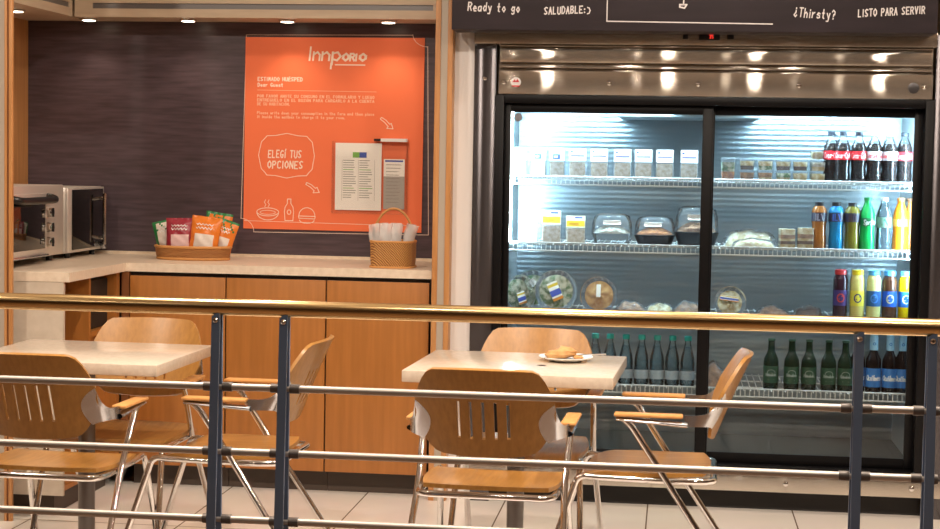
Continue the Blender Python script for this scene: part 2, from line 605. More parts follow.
# ================================================================== COUNTERS AND CABINETS
CH, CF = 0.93, 6.73           # worktop height, front of the cabinets
t = MB()
top = [(-2.475 - .43, 6.07), (-2.247, 6.07), (-2.247, CF), (-0.972, CF), (-0.972, YB - .002), (-2.475 - .43, YB - .002)]
k = len(top)
vs = [(x, y, CH - .035) for x, y in top] + [(x, y, CH) for x, y in top]
t.add(vs, [tuple(reversed(range(k))), tuple(range(k, 2 * k))] + [(i, (i + 1) % k, k + (i + 1) % k, k + i) for i in range(k)])
o = t.build('worktop', M['counter'], smooth=0)
tag(o, 'pale stone-look L-shaped worktop on the wooden base cabinets', 'worktop')
o2 = box(XL + .12, -0.99, YB - .014, YB - .002, CH, CH + .012).build('upstand', M['counter'], o)

CG = 'base cabinets under the back worktop'
xs = (-2.235, -1.826, -1.407, -0.981)
nm = ['wooden base cabinet door in the corner beside the open shelves', 'wooden base cabinet in the middle of the back counter run',
      'wooden base cabinet at the right end below the cutlery basket']
for i in range(3):
    a, b_ = xs[i], xs[i + 1]
    c = thing('base_cabinet', nm[i], 'cabinet', ((a + b_) / 2, CF, 0), 0, CG)
    h = (b_ - a) / 2
    box(-h + .001, h - .001, .022, .60, .09, CH - .036).build('body', M['dark'], c)
    box(-h + .003, h - .003, 0.004, .022, .093, CH - .052, 0.001).build('door', M['cab_wood'], c)
    box(-h + .001, h - .001, .075, .09, 0, .09).build('kick_board', M['kick'], c)

# return cabinet with open shelves, along the left wall
c = thing('shelf_cabinet', 'open wooden shelf cabinet with a pale end panel under the ovens', 'cabinet', (-2.27, 6.07, 0))
box(-.615, 0, .002, .018, .085, CH - .036).build('end_panel', M['cab_white'], c)
t = MB()
t.box(-.6, -.004, .018, .03, .085, CH - .036)
t.box(-.6, -.002, .285, .305, .085, CH - .036)
t.box(-.6, -.03, .03, .285, .085, .105)
t.box(-.6, -.002, .61, .65, .085, CH - .036)
t.box(-.62, -.60, .02, .65, .085, CH - .036)
t.build('carcass', M['cab_wood'], c)
box(-.45, -.44, .03, .285, .105, CH - .037).build('niche_panel', M['brown_in'], c)
box(-.6, -.008, .305, .61, .655, .675).build('shelf', M['cab_wood'], c)
box(-.6, -.05, .305, .61, .105, .652).build('lower_panel', M['cab_wood'], c)
box(-.598, -.04, .307, .608, .677, CH - .06).build('niche_block', M['dark'], c)  # solid dark block filling the opening almost to its front
box(-.6, -.06, .07, .65, 0, .085).build('kick_board', M['kick'], c)
box(.004, .034, CF - .002 - 6.07, CF + .03 - 6.07, .09, CH - .036).build('corner_filler', M['brown_in'], c)

# wall cabinets
ZU = 1.97
c = thing('wall_cabinet', 'long pale wall cabinet above the dark backsplash', 'cabinet', (-1.8, 7.12, ZU))
box(-.815, .823, .018, .238, 0, .70).build('body', M['upper'], c)
t = MB()
t.box(-.815, .823, 0, .018, 0, .036)
t.box(-.815, -.735, 0, .018, .036, .060)
t.box(.758, .823, 0, .018, .036, .060)
t.box(-.815, .823, 0, .018, .060, .70)
t.build('door', M['upper'], c)
box(-.735, .758, .008, .0179, .036, .060).build('grip_strip', M['grey_metal'], c)
c = thing('wall_cabinet', 'short pale wall cabinet in the corner on the left wall', 'cabinet', (-2.622, 7.118, ZU))
box(-.298, -.018, -1.05, .235, 0, .70).build('body', M['upper'], c)
t = MB()
t.box(-.018, 0, -1.05, -.006, 0, .036)
t.box(-.018, 0, -.04, -.006, .036, .06)
t.box(-.018, 0, -1.05, -.006, .06, .70)
t.build('door', M['upper'], c)
box(-.0179, -.008, -1.05, -.04, .036, .06).build('grip_strip', M['grey_metal'], c)

# under-cabinet puck lights
pl = (('first round puck light under the long wall cabinet, left end', -2.586, 7.22), ('second round puck light from the left under the long wall cabinet', -2.137, 7.22),
      ('round puck light under the wall cabinet left of the poster logo', -1.695, 7.22), ('round puck light under the wall cabinet near the right post', -1.25, 7.22),
      ('round puck light under the short corner wall cabinet', -2.75, 6.80))
for i, (lb, x, y) in enumerate(pl):
    c = thing('puck_light', lb, 'light', (x, y, ZU), 0, 'puck lights under the wall cabinets')
    MB().lathe([(.038, -.001), (.038, -.006), (.030, -.008)]).build('ring', M['satin'], c)
    MB().lathe([(.028, -.0085), (.028, -.010), (.02, -.011)]).build('lens', M['puck'], c)
    l_ = bpy.data.lights.new('puck_spot', 'SPOT')
    l_.energy = 3
    l_.color = (1.0, .80, .58)
    l_.spot_size = 1.9
    l_.spot_blend = .8
    l_.shadow_soft_size = .02
    lo = bpy.data.objects.new('puck_spot', l_)
    lo.location = (x, y, ZU - .02)
    COL.objects.link(lo)

# ================================================================== POSTER ON THE BACKSPLASH
P0 = (-1.915, -1.112, 1.068, 1.906)
c = thing('poster', 'large orange notice poster with white lettering on the dark backsplash', 'poster', (-1.5135, YB, 1.487))
ox, oz = -1.5135, 1.487
t = MB()
t.prism([(-1.917 - ox, 1.056 - oz), (-1.113 - ox, 1.054 - oz), (-1.111 - ox, 1.908 - oz), (-1.914 - ox, 1.905 - oz)], -.006, -.001)
t.build('sheet', M['orange_poster'], c, smooth=0)
W = lambda x, z, rot=0.0: on_wall(x - ox, -.0068, z - oz, rot)
t = MB()
for ch, x, wl, hh in (('I', -1.630, .007, .057), ('n', -1.613, .030, .060), ('n', -1.574, .034, .060), ('p', -1.528, .038, .060), ('O', -1.481, .026, .030),
                      ('R', -1.447, .020, .030), ('I', -1.419, .005, .028), ('O', -1.406, .028, .030)):
    q, wd = strokes(ch, hh, .0082, 0, 0, 1, 0)
    us = [u for qq in q for u, v in qq]
    k_ = wl / max(max(us) - min(us) - .0082, .0066)
    put(t, [[((u - min(us)) * k_ + v * .10 if wl > .01 else u + v * .10, v) for u, v in qq] for qq in q], W(x, 1.806))
put(t, path_quads([(0, -.014), (-.002, -.036)], .0082), on_wall(-1.5265 - ox, -.0073, 1.806 - oz))
put(t, path_quads([(0, .0), (.132, .0)], .0050), W(-1.508, 1.787))
t.build('logo_lettering', M['ink_white'], c)
t = MB()
for txt, z, h, pen in (('ESTIMADO HU\u00c9SPED', 1.713, .016, .0030), ('Dear Guest', 1.688, .015, .0028)):
    q, wd = strokes(txt, h, pen, 0, .03)
    sc_ = (.205 if txt[0] == 'E' else .118) / wd
    put(t, [[(u * sc_, v) for u, v in qq] for qq in q], W(-1.856, z))
t.build('heading_lettering', M['ink_white'], c)
t = MB()
q, wd = strokes('ELEG\u00cd TUS', .031, .0052, .06, .04)
put(t, [[(u * .155 / wd, v) for u, v in qq] for qq in q], W(-1.806, 1.375, .0))
q, wd = strokes('OPCIONES', .031, .0052, .06, .04)
put(t, [[(u * .165 / wd, v) for u, v in qq] for qq in q], W(-1.808, 1.327, .0))
t.build('heading_lettering', M['ink_white'], c)
t = MB()
lines = ['POR FAVOR ANOTE SU CONSUMO EN EL FORMULARIO Y LUEGO', 'ENTREGUELO EN EL BUZ\u00d3N PARA CARGARLO A LA CUENTA', 'DE SU HABITACI\u00d3N.']
for i, s_ in enumerate(lines):
    q, wd = strokes(s_, .0115, .0022)
    sc_ = (.53 if i < 2 else .15) / wd
    put(t, [[(u * sc_, v) for u, v in qq] for qq in q], W(-1.858, 1.640 - i * .0175))
lines = ['Please write down your consumption in the form and then place', 'it inside the mailbox to charge it to your room.']
for i, s_ in enumerate(lines):
    q, wd = strokes(s_, .0115, .0021)
    sc_ = (.53 if i < 1 else .40) / wd
    put(t, [[(u * sc_, v) for u, v in qq] for qq in q], W(-1.858, 1.566 - i * .0175))
put(t, path_quads([(0, 0), (.535, -.002)], .0018), W(-1.858, 1.672))
t.build('body_lettering', M['ink_soft'], c)
# speech frame, arrows, food drawings, bottom line
t = MB()
ang = []
fx, fz = -1.722, 1.384
fr = [(-.115, .06), (-.10, .075), (-.09, .086), (-.05, .088), (0, .098), (.05, .088), (.09, .086), (.10, .075), (.115, .06), (.12, .03), (.125, 0), (.12, -.03), (.115, -.06),
      (.10, -.075), (.09, -.088), (.05, -.09), (0, -.10), (-.05, -.09), (-.09, -.088), (-.10, -.075), (-.115, -.06), (-.122, -.03), (-.128, 0), (-.122, .03)]
put(t, path_quads(fr, .0028, True), W(fx, fz))
t.build('speech_frame', M['ink_white'], c)
for ax, az, sc_, rt in ((-1.298, 1.555, 1.0, 0), (-1.63, 1.262, 1.0, 0.12)):
    arrow = [(0, .004), (.02, -.008), (.037, -.026), (.044, -.022), (.052, -.046), (.024, -.044), (.03, -.036), (.014, -.018), (-.005, -.004)]
    t = MB()
    put(t, path_quads([(u * sc_, v * sc_) for u, v in arrow], .003, True), W(ax, az, rt))
    t.build('arrow_drawing', M['ink_white'], c)
el = lambda cx, cz, a, b, a0=0, a1=6.283, n=18: [(cx + a * math.cos(a0 + (a1 - a0) * i / n), cz + b * math.sin(a0 + (a1 - a0) * i / n)) for i in range(n + 1)]
bx, bz = -1.806, 1.12
t = MB()
put(t, path_quads(el(0, .012, .05, .018), .003), W(bx, bz))
put(t, path_quads(el(0, .010, .035, .009), .002), W(bx, bz))
put(t, path_quads(el(0, .012, .05, .036, 3.3, 6.1), .003), W(bx, bz))
for dx in (-.014, .002):
    put(t, path_quads([(dx, .035), (dx + .006, .045), (dx - .002, .054), (dx + .004, .066)], .0022), W(bx, bz))
t.build('bowl_drawing', M['ink_white'], c)
t = MB()
bt = [(-.018, -.03), (-.021, .01), (-.018, .03), (-.008, .046), (-.008, .066), (.008, .066), (.008, .046), (.018, .03), (.021, .01), (.018, -.03)]
put(t, path_quads(bt, .003, True), W(-1.709, 1.125))
put(t, path_quads(el(0, .008, .008, .010), .003), W(-1.709, 1.125))
t.build('bottle_drawing', M['ink_white'], c)
t = MB()
put(t, path_quads(el(0, .0, .036, .036, 0, 3.1416), .003), W(-1.628, 1.118))
put(t, path_quads([(-.038, 0), (.038, -.001), (.036, -.012), (-.036, -.010)], .003, True), W(-1.628, 1.117))
put(t, path_quads(el(0, -.013, .033, .014, 3.1416, 6.283), .003), W(-1.628, 1.112))
t.build('burger_drawing', M['ink_white'], c)
t = MB()
put(t, path_quads([(0, 0), (.79, -.008)], .0018), W(-1.912, 1.091))
t.build('ground_line', M['ink_white'], c)
# thin white outline with notched corners running round the poster
t = MB()
al = [(-1.925, 1.15), (-1.912, 1.913)]
put(t, path_quads([(-1.929, 1.101), (-1.912, 1.915), (-1.165, 1.920)], .0022), on_wall(-ox, -.0012, -oz))
put(t, path_quads(el(-1.098, 1.925, .066, .056, 3.2, 4.75, 8), .0022), on_wall(-ox, -.0075, -oz))
put(t, path_quads([(-1.098, 1.869), (-1.082, 1.045)], .0022), on_wall(-ox, -.0012, -oz))
put(t, path_quads([(-1.868, 1.041), (-1.082, 1.045)], .0022), on_wall(-ox, -.0012, -oz))
put(t, path_quads(el(-1.929, 1.041, .061, .060, 0.0, 1.57, 8), .0022), on_wall(-ox, -.0075, -oz))
t.build('outline_border', M['ink_white'], c)

# acrylic leaflet holder hung over the poster
c = thing('leaflet_holder', 'clear acrylic holder with a menu sheet fixed on the orange poster', 'holder', (-1.345, YB - .0078, 1.30))
ox, oz = -1.345, 1.30
t = MB()
t.box(-.168, .168, -.024, -.020, -.168, .15)
t.box(-.168, .168, -.020, 0, -.168, -.162)
t.box(-.168, -.164, -.020, 0, -.162, .15)
t.box(.164, .168, -.020, 0, -.162, .15)
t.build('pocket', M['acrylic'], c)
t = MB()
t.box(.052, .168, -.040, -.002, .152, .166)
t.build('clip_rail', M['white'], c)
MB().box(.02, .052, -.03, -.002, .154, .164).build('pen', M['black_plastic'], c)
c2 = box(-1.50, -1.293, YB - .018, YB - .016, 1.148, 1.444)
o = c2.build('menu_sheet', M['paper'])
tag(o, 'white printed menu sheet in the left pocket of the acrylic holder', 'sheet of paper')
t = MB()
t.add([(-1.422, YB - .0185, 1.380), (-1.392, YB - .0185, 1.380), (-1.392, YB - .0185, 1.404), (-1.422, YB - .0185, 1.404)], [(0, 1, 2, 3)], t.m(M['ink_green']))
t.add([(-1.392, YB - .0185, 1.380), (-1.360, YB - .0185, 1.380), (-1.360, YB - .0185, 1.404), (-1.392, YB - .0185, 1.404)], [(0, 1, 2, 3)], t.m(M['ink_blue']))
for cx in (-1.465, -1.392):
    for r in range(17):
        z = 1.366 - r * .0102
        wdt = random.uniform(.035, .06)
        mi = t.m(M['ink_green'] if r in (4, 12) else M['ink_grey'])
        t.add([(cx, YB - .0185, z), (cx + wdt, YB - .0185, z), (cx + wdt, YB - .0185, z + .003), (cx, YB - .0185, z + .003)], [(0, 1, 2, 3)], mi)
for x in (-1.47, -1.397, -1.324):
    t.add([(x, YB - .0185, 1.19), (x + .0012, YB - .0185, 1.19), (x + .0012, YB - .0185, 1.37), (x, YB - .0185, 1.37)], [(0, 1, 2, 3)], t.m(M['ink_grey']))
pm = t.build('printing', None, o)
o = box(-1.283, -1.190, YB - .018, YB - .012, 1.156, 1.376).build('form_pad', flat('pad_grey', (176, 172, 166), .6))
tag(o, 'pad of small forms with a blue header in the right pocket of the holder', 'notepad')
t = MB()
t.add([(-1.283, YB - .0185, 1.30), (-1.190, YB - .0185, 1.30), (-1.190, YB - .0185, 1.376), (-1.283, YB - .0185, 1.376)], [(0, 1, 2, 3)], t.m(M['paper']))
t.add([(-1.277, YB - .0187, 1.364), (-1.197, YB - .0187, 1.364), (-1.197, YB - .0187, 1.371), (-1.277, YB - .0187, 1.371)], [(0, 1, 2, 3)], t.m(M['ink_blue']))
for r in range(12):
    z = 1.35 - r * .015
    t.add([(-1.272, YB - .0187, z), (-1.272 + random.uniform(.04, .07), YB - .0187, z), (-1.21, YB - .0187, z + .0025), (-1.272, YB - .0187, z + .0025)], [(0, 1, 2, 3)], t.m(M['ink_grey']))
t.build('printing', None, o)

# ================================================================== OVENS ON THE RETURN COUNTER
XO = -2.55
c = thing('toaster_oven', 'stainless toaster oven with a black door handle on the left return counter', 'oven', (XO, 6.12, CH))
box(-.33, 0, 0, .70, .025, .315, .006).build('body', M['oven_steel'], c)
dr = MB().box(.001, .022, .02, .455, .038, .285, .004)
d = dr.build('door', M['oven_steel'], c)
box(.0222, .0245, .05, .432, .062, .25, .001).build('glass', M['oven_glass'], d)
box(.004, .034, .03, .45, .03, .040, .004).build('drip_lip', M['cast'], d)
t = MB()
t.tube([(.022, .05, .27), (.062, .06, .262), (.066, .10, .258), (.066, .41, .258), (.062, .45, .262), (.022, .46, .27)], .015, 10, fillet=.03)
t.build('handle', M['black_plastic'], d)
for z in (.205, .145, .085):
    kb = MB().lathe([(.022, 0), (.022, .012), (.019, .03), (.010, .031)], (.001, .497, z), 18, axis='X').build('knob', M['chrome'], c)
    MB().box(.030, .036, .493, .501, z - .018, z + .018, .001).build('pointer', M['black_plastic'], kb)
for x, y in ((-.28, .06), (-.04, .06), (-.28, .64), (-.04, .64)):
    MB().lathe([(.014, 0), (.016, .025)], (x, y, 0), 12).build('foot', M['black_plastic'], c)

c = thing('microwave', 'microwave with a black glass door and bar handle against the backsplash', 'microwave', (XO, 6.87, CH))
t = MB()
t.box(-.34, -.012, 0, .455, .022, .302, .004)
t.build('body', M['oven_steel'], c)
d = MB().box(-.012, 0, .002, .452, .024, .300, .002).build('door', M['oven_steel'], c)
box(.0002, .004, .045, .432, .036, .292, .001).build('glass', M['oven_glass'], d)
t = MB()
t.tube([(.030, .375, .045), (.030, .375, .272)], .009, 12)
for z in (.075, .25):
    t.tube([(.0, .375, z), (.030, .375, z)], .008, 10)
t.build('handle', M['chrome'], d)
MB().box(-.002, .02, .405, .45, .0245, .055, .004).build('hinge_block', M['cast'], c)
for x, y in ((-.28, .05), (-.03, .07), (-.28, .40), (-.03, .38)):
    MB().lathe([(.012, 0), (.014, .022)], (x, y, 0), 12).build('foot', M['black_plastic'], c)

# ================================================================== BASKETS
c = thing('wicker_basket', 'shallow oval wicker basket holding chip bags on the back worktop', 'basket', (-2.06, 7.06, CH))
prof = [(.150, 0), (.160, .012), (.166, .048), (.168, .056), (.158, .056), (.156, .048), (.150, .014), (.02, .010)]
MB().lathe(prof, (0, 0, 0), 40, sx=1, sy=.62).build('body', M['wicker'], c)
for z, r_ in ((.056, .165), (.006, .156)):
    t = MB()
    ring = [(r_ * math.cos(a * math.pi / 18), r_ * .62 * math.sin(a * math.pi / 18), z) for a in range(37)]
    t.tube(ring, .006, 8, cap=False)
    t.build('rim', M['wicker_p'], c)


def chip_bag(label, x, y, z, w_, h_, ry, rz, rx, cols, seed):
    """pillow bag: puffy body with flat crimped top, colours in blocks, pale print panel"""
    rnd = random.Random(seed)
    c = thing('chip_bag', label, 'snack bag', (x, y, z), 0, 'chip bags in the oval basket')
    c.rotation_euler = (rx, ry, rz)
    nu, nv = 14, 18
    ph = [rnd.uniform(0, 6.28) for _ in range(4)]

    def side(sgn):
        def fn(u, v):
            e = (math.sin(math.pi * min(max(u, 0), 1)) ** .5) * (max(0, math.sin(math.pi * min(1, max(0, (v - .02) / .93)))) ** .55)
            wr = .003 * math.sin(9 * u + ph[0]) * math.sin(11 * v + ph[1]) + .002 * math.sin(23 * v + 14 * u + ph[2])
            cr = .003 * math.sin(u * 60) if v > .94 else 0
            squeeze = 1 - .05 * math.sin(math.pi * v)
            return ((u - .5) * w_ * squeeze, sgn * (.030 * e + .0008) + (wr + cr if e > .05 else cr), v * h_)
        return fn
    t = MB()
    main, edge, low = (t.m(q) for q in cols)
    for sgn in (-1, 1):
        o0 = len(t.f)
        t.grid(side(sgn), nu, nv)
        for i in range(nv):
            for j in range(nu):
                mi = main
                if j < 2 or i >= nv - 1:
                    mi = edge
                elif i < 10 and 3 <= j < nu - 2 and sgn < 0:
                    mi = low
                elif i >= nv - 5 and (j + i) % 5 == 0:
                    mi = edge
                t.mi[o0 + i * nu + j] = mi
    b = t.build('body', None, c, smooth=60)
    t = MB()
    f_ = side(-1)
    for zz, amp in ((.70, .016), (.79, .012)):
        sq_ = [(-.28 * w_ + .56 * w_ * i / 14, h_ * amp * 2 * math.sin(i * 2.1 + seed)) for i in range(15)]
        put(t, path_quads(sq_, .0028), lambda u, v, zz=zz: (lambda p: (p[0], p[1] - .0014, p[2]))(f_(u / w_ + .5, zz + v / h_)))
    t.build('print', M['white'], c)
    return c


G_ = flat('bag_green', (44, 128, 72), .3)
R_ = flat('bag_maroon', (150, 44, 60), .3)
O_ = flat('bag_orange', (226, 126, 44), .3)
Wt = flat('bag_white', (232, 222, 214), .35)
Pk = flat('bag_pink', (226, 192, 190), .35)
zb = CH + .014
chip_bag('green edged white chip bag at the left end of the oval basket', -2.165, 7.085, zb, .11, .155, -.22, .15, -.1, (Wt, G_, Wt), 1)
chip_bag('maroon chip bag with a pale lower panel in the oval basket', -2.110, 7.03, zb, .125, .165, -.02, .05, -.12, (R_, R_, Pk), 2)
chip_bag('orange chip bag with a white front in the middle of the oval basket', -2.010, 7.015, zb, .135, .175, .10, -.05, -.15, (O_, O_, Wt), 3)
chip_bag('orange chip bag with a green top standing at the back of the basket', -1.985, 7.118, zb, .12, .190, .14, .0, .0, (O_, G_, Wt), 4)
chip_bag('green striped orange chip bag at the right end of the oval basket', -1.955, 7.065, zb, .105, .165, .30, -.1, -.05, (O_, G_, Wt), 5)

c = thing('wicker_basket', 'tall square wicker basket with an arched handle on the worktop by the post', 'basket', (-1.157, 6.88, CH))
t = MB()


def sq(a, r_, n=32):
    ct, st = math.cos(a), math.sin(a)
    k_ = (abs(ct) ** 4 + abs(st) ** 4) ** -.25
    return ct * k_ * r_, st * k_ * r_


rows = [(.086, 0), (.089, .03), (.091, .108), (.085, .108), (.083, .03), (.080, .008)]
n_ = 40
for r_, z in rows:
    t.v += [(*sq(2 * math.pi * i / n_, r_), z) for i in range(n_)]
for j in range(len(rows) - 1):
    for i in range(n_):
        t.f.append((j * n_ + i, j * n_ + (i + 1) % n_, (j + 1) * n_ + (i + 1) % n_, (j + 1) * n_ + i))
        t.mi.append(0)
t.f += [tuple(reversed(range(n_))), tuple(range((len(rows) - 1) * n_, len(rows) * n_))]
t.mi += [0, 0]
t.build('body', M['wicker_d'], c)
for z in (.108, .004):
    t = MB()
    t.tube([(*sq(2 * math.pi * i / 40, .089), z) for i in range(41)], .005, 8, cap=False)
    t.build('rim', M['wicker_p'], c)
MB().tube([(.085 * math.cos(a * math.pi / 24), 0, .10 + .142 * math.sin(a * math.pi / 24)) for a in range(25)], .0052, 8).build('handle', M['wicker_p'], c)


def cutlery(label, x, y, rx, ry, dark=False):
    c = thing('cutlery_pack', label, 'wrapped cutlery', (x, y, CH + .012), 0, 'wrapped cutlery in the square basket')
    c.rotation_euler = (rx, ry, random.uniform(-.6, .6))
    t = MB()
    fn = lambda u, v: ((u - .5) * .046 + .004 * math.sin(7 * v), .006 * math.sin(math.pi * u) + .003 * math.sin(11 * v + 5 * u), v * .17)
    t.grid(fn, 6, 12)
    t.grid(lambda u, v: (lambda p: (p[0], -p[1] - .002, p[2]))(fn(u, v)), 6, 12)
    t.build('sleeve', M['sleeve'], c)
    mm = M['black_plastic'] if dark else M['white']
    t = MB()
    t.tube([(-.006, 0, .01), (-.006, 0, .11), (-.006, .002, .135)], [.003, .0035, .006], 8)
    for i in range(3):
        t.tube([(-.011 + i * .005, .002, .13), (-.011 + i * .005, .003, .16)], .0014, 6)
    t.build('fork', mm, c)
    return c


cl = ['at the front left corner', 'at the front, second from the left', 'at the front, third from the left', 'at the front right corner', 'at the back left', 'at the back in the middle', 'at the back right']
for i, (x, y, ry) in enumerate(((-.05, -.04, -.22), (-.015, -.05, -.06), (.02, -.05, .08), (.05, -.04, .24), (-.04, .03, -.12), (.0, .04, .03), (.04, .03, .16))):
    cutlery(('clear wrapped %scutlery pack %s of the square basket' % ('dark ' if i == 0 else '', cl[i])), -1.157 + x, 6.88 + y, random.uniform(-.12, .05), ry, i == 0)

# ================================================================== THE FRIDGE
FX0, FX1, FY = -0.726, 0.983, 6.73
c = thing('display_fridge', 'large stainless display fridge with two sliding glass doors under the chalkboard', 'fridge', (0.13, FY, 0))
K = -0.13      # world x -> local x is x + K
FR = c


def fb(x0, x1, y0, y1, z0, z1, bev=0):
    return box(x0 + K, x1 + K, y0 - FY, y1 - FY, z0, z1, bev)


# shell
t = MB()
t.box(FX0 + K, -.70 + K, .08, .74, .10, 1.93)
t.box(.955 + K, FX1 + K, .08, .74, .10, 1.93)
t.box(-.70 + K, .955 + K, .08, .74, 1.72, 1.93)
t.box(-.70 + K, .955 + K, .08, .74, .10, .165)
t.build('cabinet_shell', M['steel_dark'], FR)
fb(-.70, .955, FY + .70, FY + .735, .165, 1.72).build('back_panel', M['alu'], FR)
t = MB()
t.box(-.70 + K, -.695 + K, .09, .70, .165, 1.72)
t.box(.95 + K, .955 + K, .09, .70, .165, 1.72)
t.box(-.695 + K, .95 + K, .09, .70, 1.70, 1.72)
t.build('liner', M['liner'], FR)
fb(-.695, .95, FY + .09, FY + .70, .166, .20).build('floor_tray', M['tray'], FR)
# evaporator housing and light box under the roof of the cabinet
fb(-.25, .33, FY + .20, FY + .66, 1.565, 1.699, .01).build('evaporator_cover', flat('evap_grey', (176, 186, 192), .4, .3), FR)
fb(-.02, .28, FY + .13, FY + .19, 1.585, 1.63, .006).build('light_box', M['white'], FR)
# top panels and louvre
tp = fb(-.815, FX1, FY - .02, FY + .06, 1.842, 1.90, .003).build('control_panel', M['steel'], FR)
fb(.008, .030, FY - .026, FY - .0195, 1.864, 1.884, .002).build('switch', M['black_plastic'], tp)
ds = fb(.070, .152, FY - .026, FY - .0195, 1.862, 1.890, .002).build('display', M['black_plastic'], tp)
fb(.180, .206, FY - .026, FY - .0195, 1.865, 1.886, .002).build('switch', M['black_plastic'], tp)
t = MB()
q, wd = strokes('35', .013, .0016)
put(t, q, on_wall(.112 + K, -.0275, 1.869))
t.build('digits', M['led_red'], ds)
fb(FX0 + .01, FX1 - .01, FY + .012, FY + .06, 1.735, 1.842).build('grille_back', M['steel'], FR)
fb(FX0 + .012, FX1 - .012, FY - .012, FY + .012, 1.832, 1.838, .002).build('grille_slat', M['steel'], FR)
fb(FX0 + .012, FX1 - .012, FY - .016, FY + .012, 1.768, 1.824, .010).build('grille_slat', M['steel'], FR)
fb(FX0 + .012, FX1 - .012, FY - .012, FY + .012, 1.748, 1.755, .002).build('grille_slat', M['steel'], FR)
lp = fb(FX0 + .012, FX1 - .012, FY - .02, FY + .06, 1.643, 1.737, .003).build('front_panel', M['steel'], FR)
for x in (-.693, -.276, .072, .462, .937):
    MB().lathe([(.009, 0), (.009, -.003), (.004, -.006)], (x + K, -.0202, 1.690), 14, axis='Y').build('screw', M['chrome'], lp)
bd = MB().lathe([(.020, 0), (.020, -.003), (.017, -.004)], (-.645 + K, -.0202, 1.690), 20, axis='Y').build('badge', M['white'], lp)
t = MB()
t.prism([(-.645 + K - .017, 1.677), (-.645 + K + .017, 1.677), (-.645 + K + .012, 1.672), (-.645 + K - .012, 1.672)], -.0252, -.0245)
t.prism([(-.645 + K - .014, 1.690), (-.645 + K - .004, 1.702), (-.645 + K, 1.693), (-.645 + K + .006, 1.703), (-.645 + K + .014, 1.690)], -.0252, -.0245)
t.build('badge_emblem', M['red'], bd)
MB().lathe([(.021, 0), (.021, -.003), (.017, -.004)], (.898 + K, -.0202, 1.686), 20, axis='Y').build('badge', flat('badge_grey', (90, 88, 90), .3, .6), lp)
# filler panels either side
sp = fb(-.815, FX0, FY + .002, FY + .02, 0.0, 1.895, .001).build('side_panel', M['steel_dark'], FR)
MB().lathe([(.008, 0), (.008, -.003), (.004, -.006)], (-.771 + K, .0018, 1.705), 14, axis='Y').build('screw', M['chrome'], sp)
fb(FX1 + .001, 1.073, FY + .006, FY + .02, 0.0, 1.895, .001).build('side_panel', M['steel_dark'], FR)
# black surround
t = MB()
fx0, fx1, fz0, fz1 = FX0 + K, FX1 + K, .155, 1.641
t.box(fx0, fx0 + .036, -.022, .085, fz0, fz1, .003)
t.box(fx1 - .036, fx1, -.022, .085, fz0, fz1, .003)
t.box(fx0 + .036, fx1 - .036, -.022, .085, fz1 - .034, fz1, .003)
t.box(fx0 + .036, fx1 - .036, -.022, .085, fz0, fz0 + .034, .003)
t.build('door_surround', M['black'], FR)


def door(x0, x1, gx0, gx1, y):
    z0, z1, gz0, gz1 = .189, 1.607, .230, 1.572
    t = MB()
    t.box(x0 + K, gx0 + K, y, y + .022, z0, z1, .002)
    t.box(gx1 + K, x1 + K, y, y + .022, z0, z1, .002)
    t.box(gx0 + K, gx1 + K, y, y + .022, gz1, z1, .002)
    t.box(gx0 + K, gx1 + K, y, y + .022, z0, gz0, .002)
    d = t.build('sliding_door', M['black'], FR)
    MB().box(gx0 + K + .0005, gx1 + K - .0005, y + .009, y + .013, gz0 + .0005, gz1 - .0005).build('glass', M['glass'], d)
    return d


d1 = door(-.690, .137, -.664, .095, .006)
d2 = door(.100, .947, .144, .915, .034)
MB().lathe([(.017, 0), (.017, -.002), (.014, -.003)], (-.635 + K, .0145, 1.552), 18, axis='Y').build('round_sticker', flat('sticker_grey', (120, 122, 128), .4), d1)
# kick panel and base
kp = fb(FX0 - .09, 1.073, FY - .006, FY + .02, .084, .153, .002).build('kick_panel', M['steel'], FR)
for x in (-.45, .457, .944):
    MB().lathe([(.010, 0), (.010, -.003), (.004, -.006)], (x + K, -.0062, .120), 14, axis='Y').build('screw', M['chrome'], kp)
fb(FX0 - .08, 1.06, FY + .07, FY + .70, .0, .098).build('base', M['dark'], FR)
# LED strips
for x in (-.668, .932):
    fb(x - .005, x + .005, FY + .084, FY + .096, 1.05 if x < 0 else .90, 1.60, .003).build('light_strip', M['led'], FR)
fb(-.60, .88, FY + .095, FY + .115, 1.650, 1.664, .003).build('light_strip', M['led'], FR)

# shelves: wire decks with a tall white front rail
SH = {}


def shelf(x0, x1, z):
    """z: height of the deck (the things stand on it)"""
    s_ = None
    t = MB()
    yf, yb = .10, .66
    for zz in (z + .006, z - .026):
        t.tube([(x0 + K, yf, zz), (x1 + K, yf, zz)], .0034, 6)
    n_ = int((x1 - x0) / .0185)
    for i in range(n_ + 1):
        x = x0 + (x1 - x0) * i / n_ + K
        t.tube([(x, yf + .001, z + .006), (x, yf + .001, z - .026)], .0022, 5, cap=False)
    s_ = t.build('wire_shelf', M['wire'], FR)
    t = MB()
    n_ = int((x1 - x0) / .027)
    for i in range(n_ + 1):
        x = x0 + (x1 - x0) * i / n_ + K
        t.tube([(x, yf + .004, z - .003), (x, yb, z - .003)], .0024, 5)
    for y in (.25, .45, .65):
        t.tube([(x0 + K, y, z - .0078), (x1 + K, y, z - .0078)], .0032, 5)
    t.build('deck_wires', M['wire'], s_)
    return s_


ZS = (1.312, 1.043, 0.757, 0.474)
for z in ZS:
    shelf(-.692, .118, z)
    shelf(.124, .948, z)

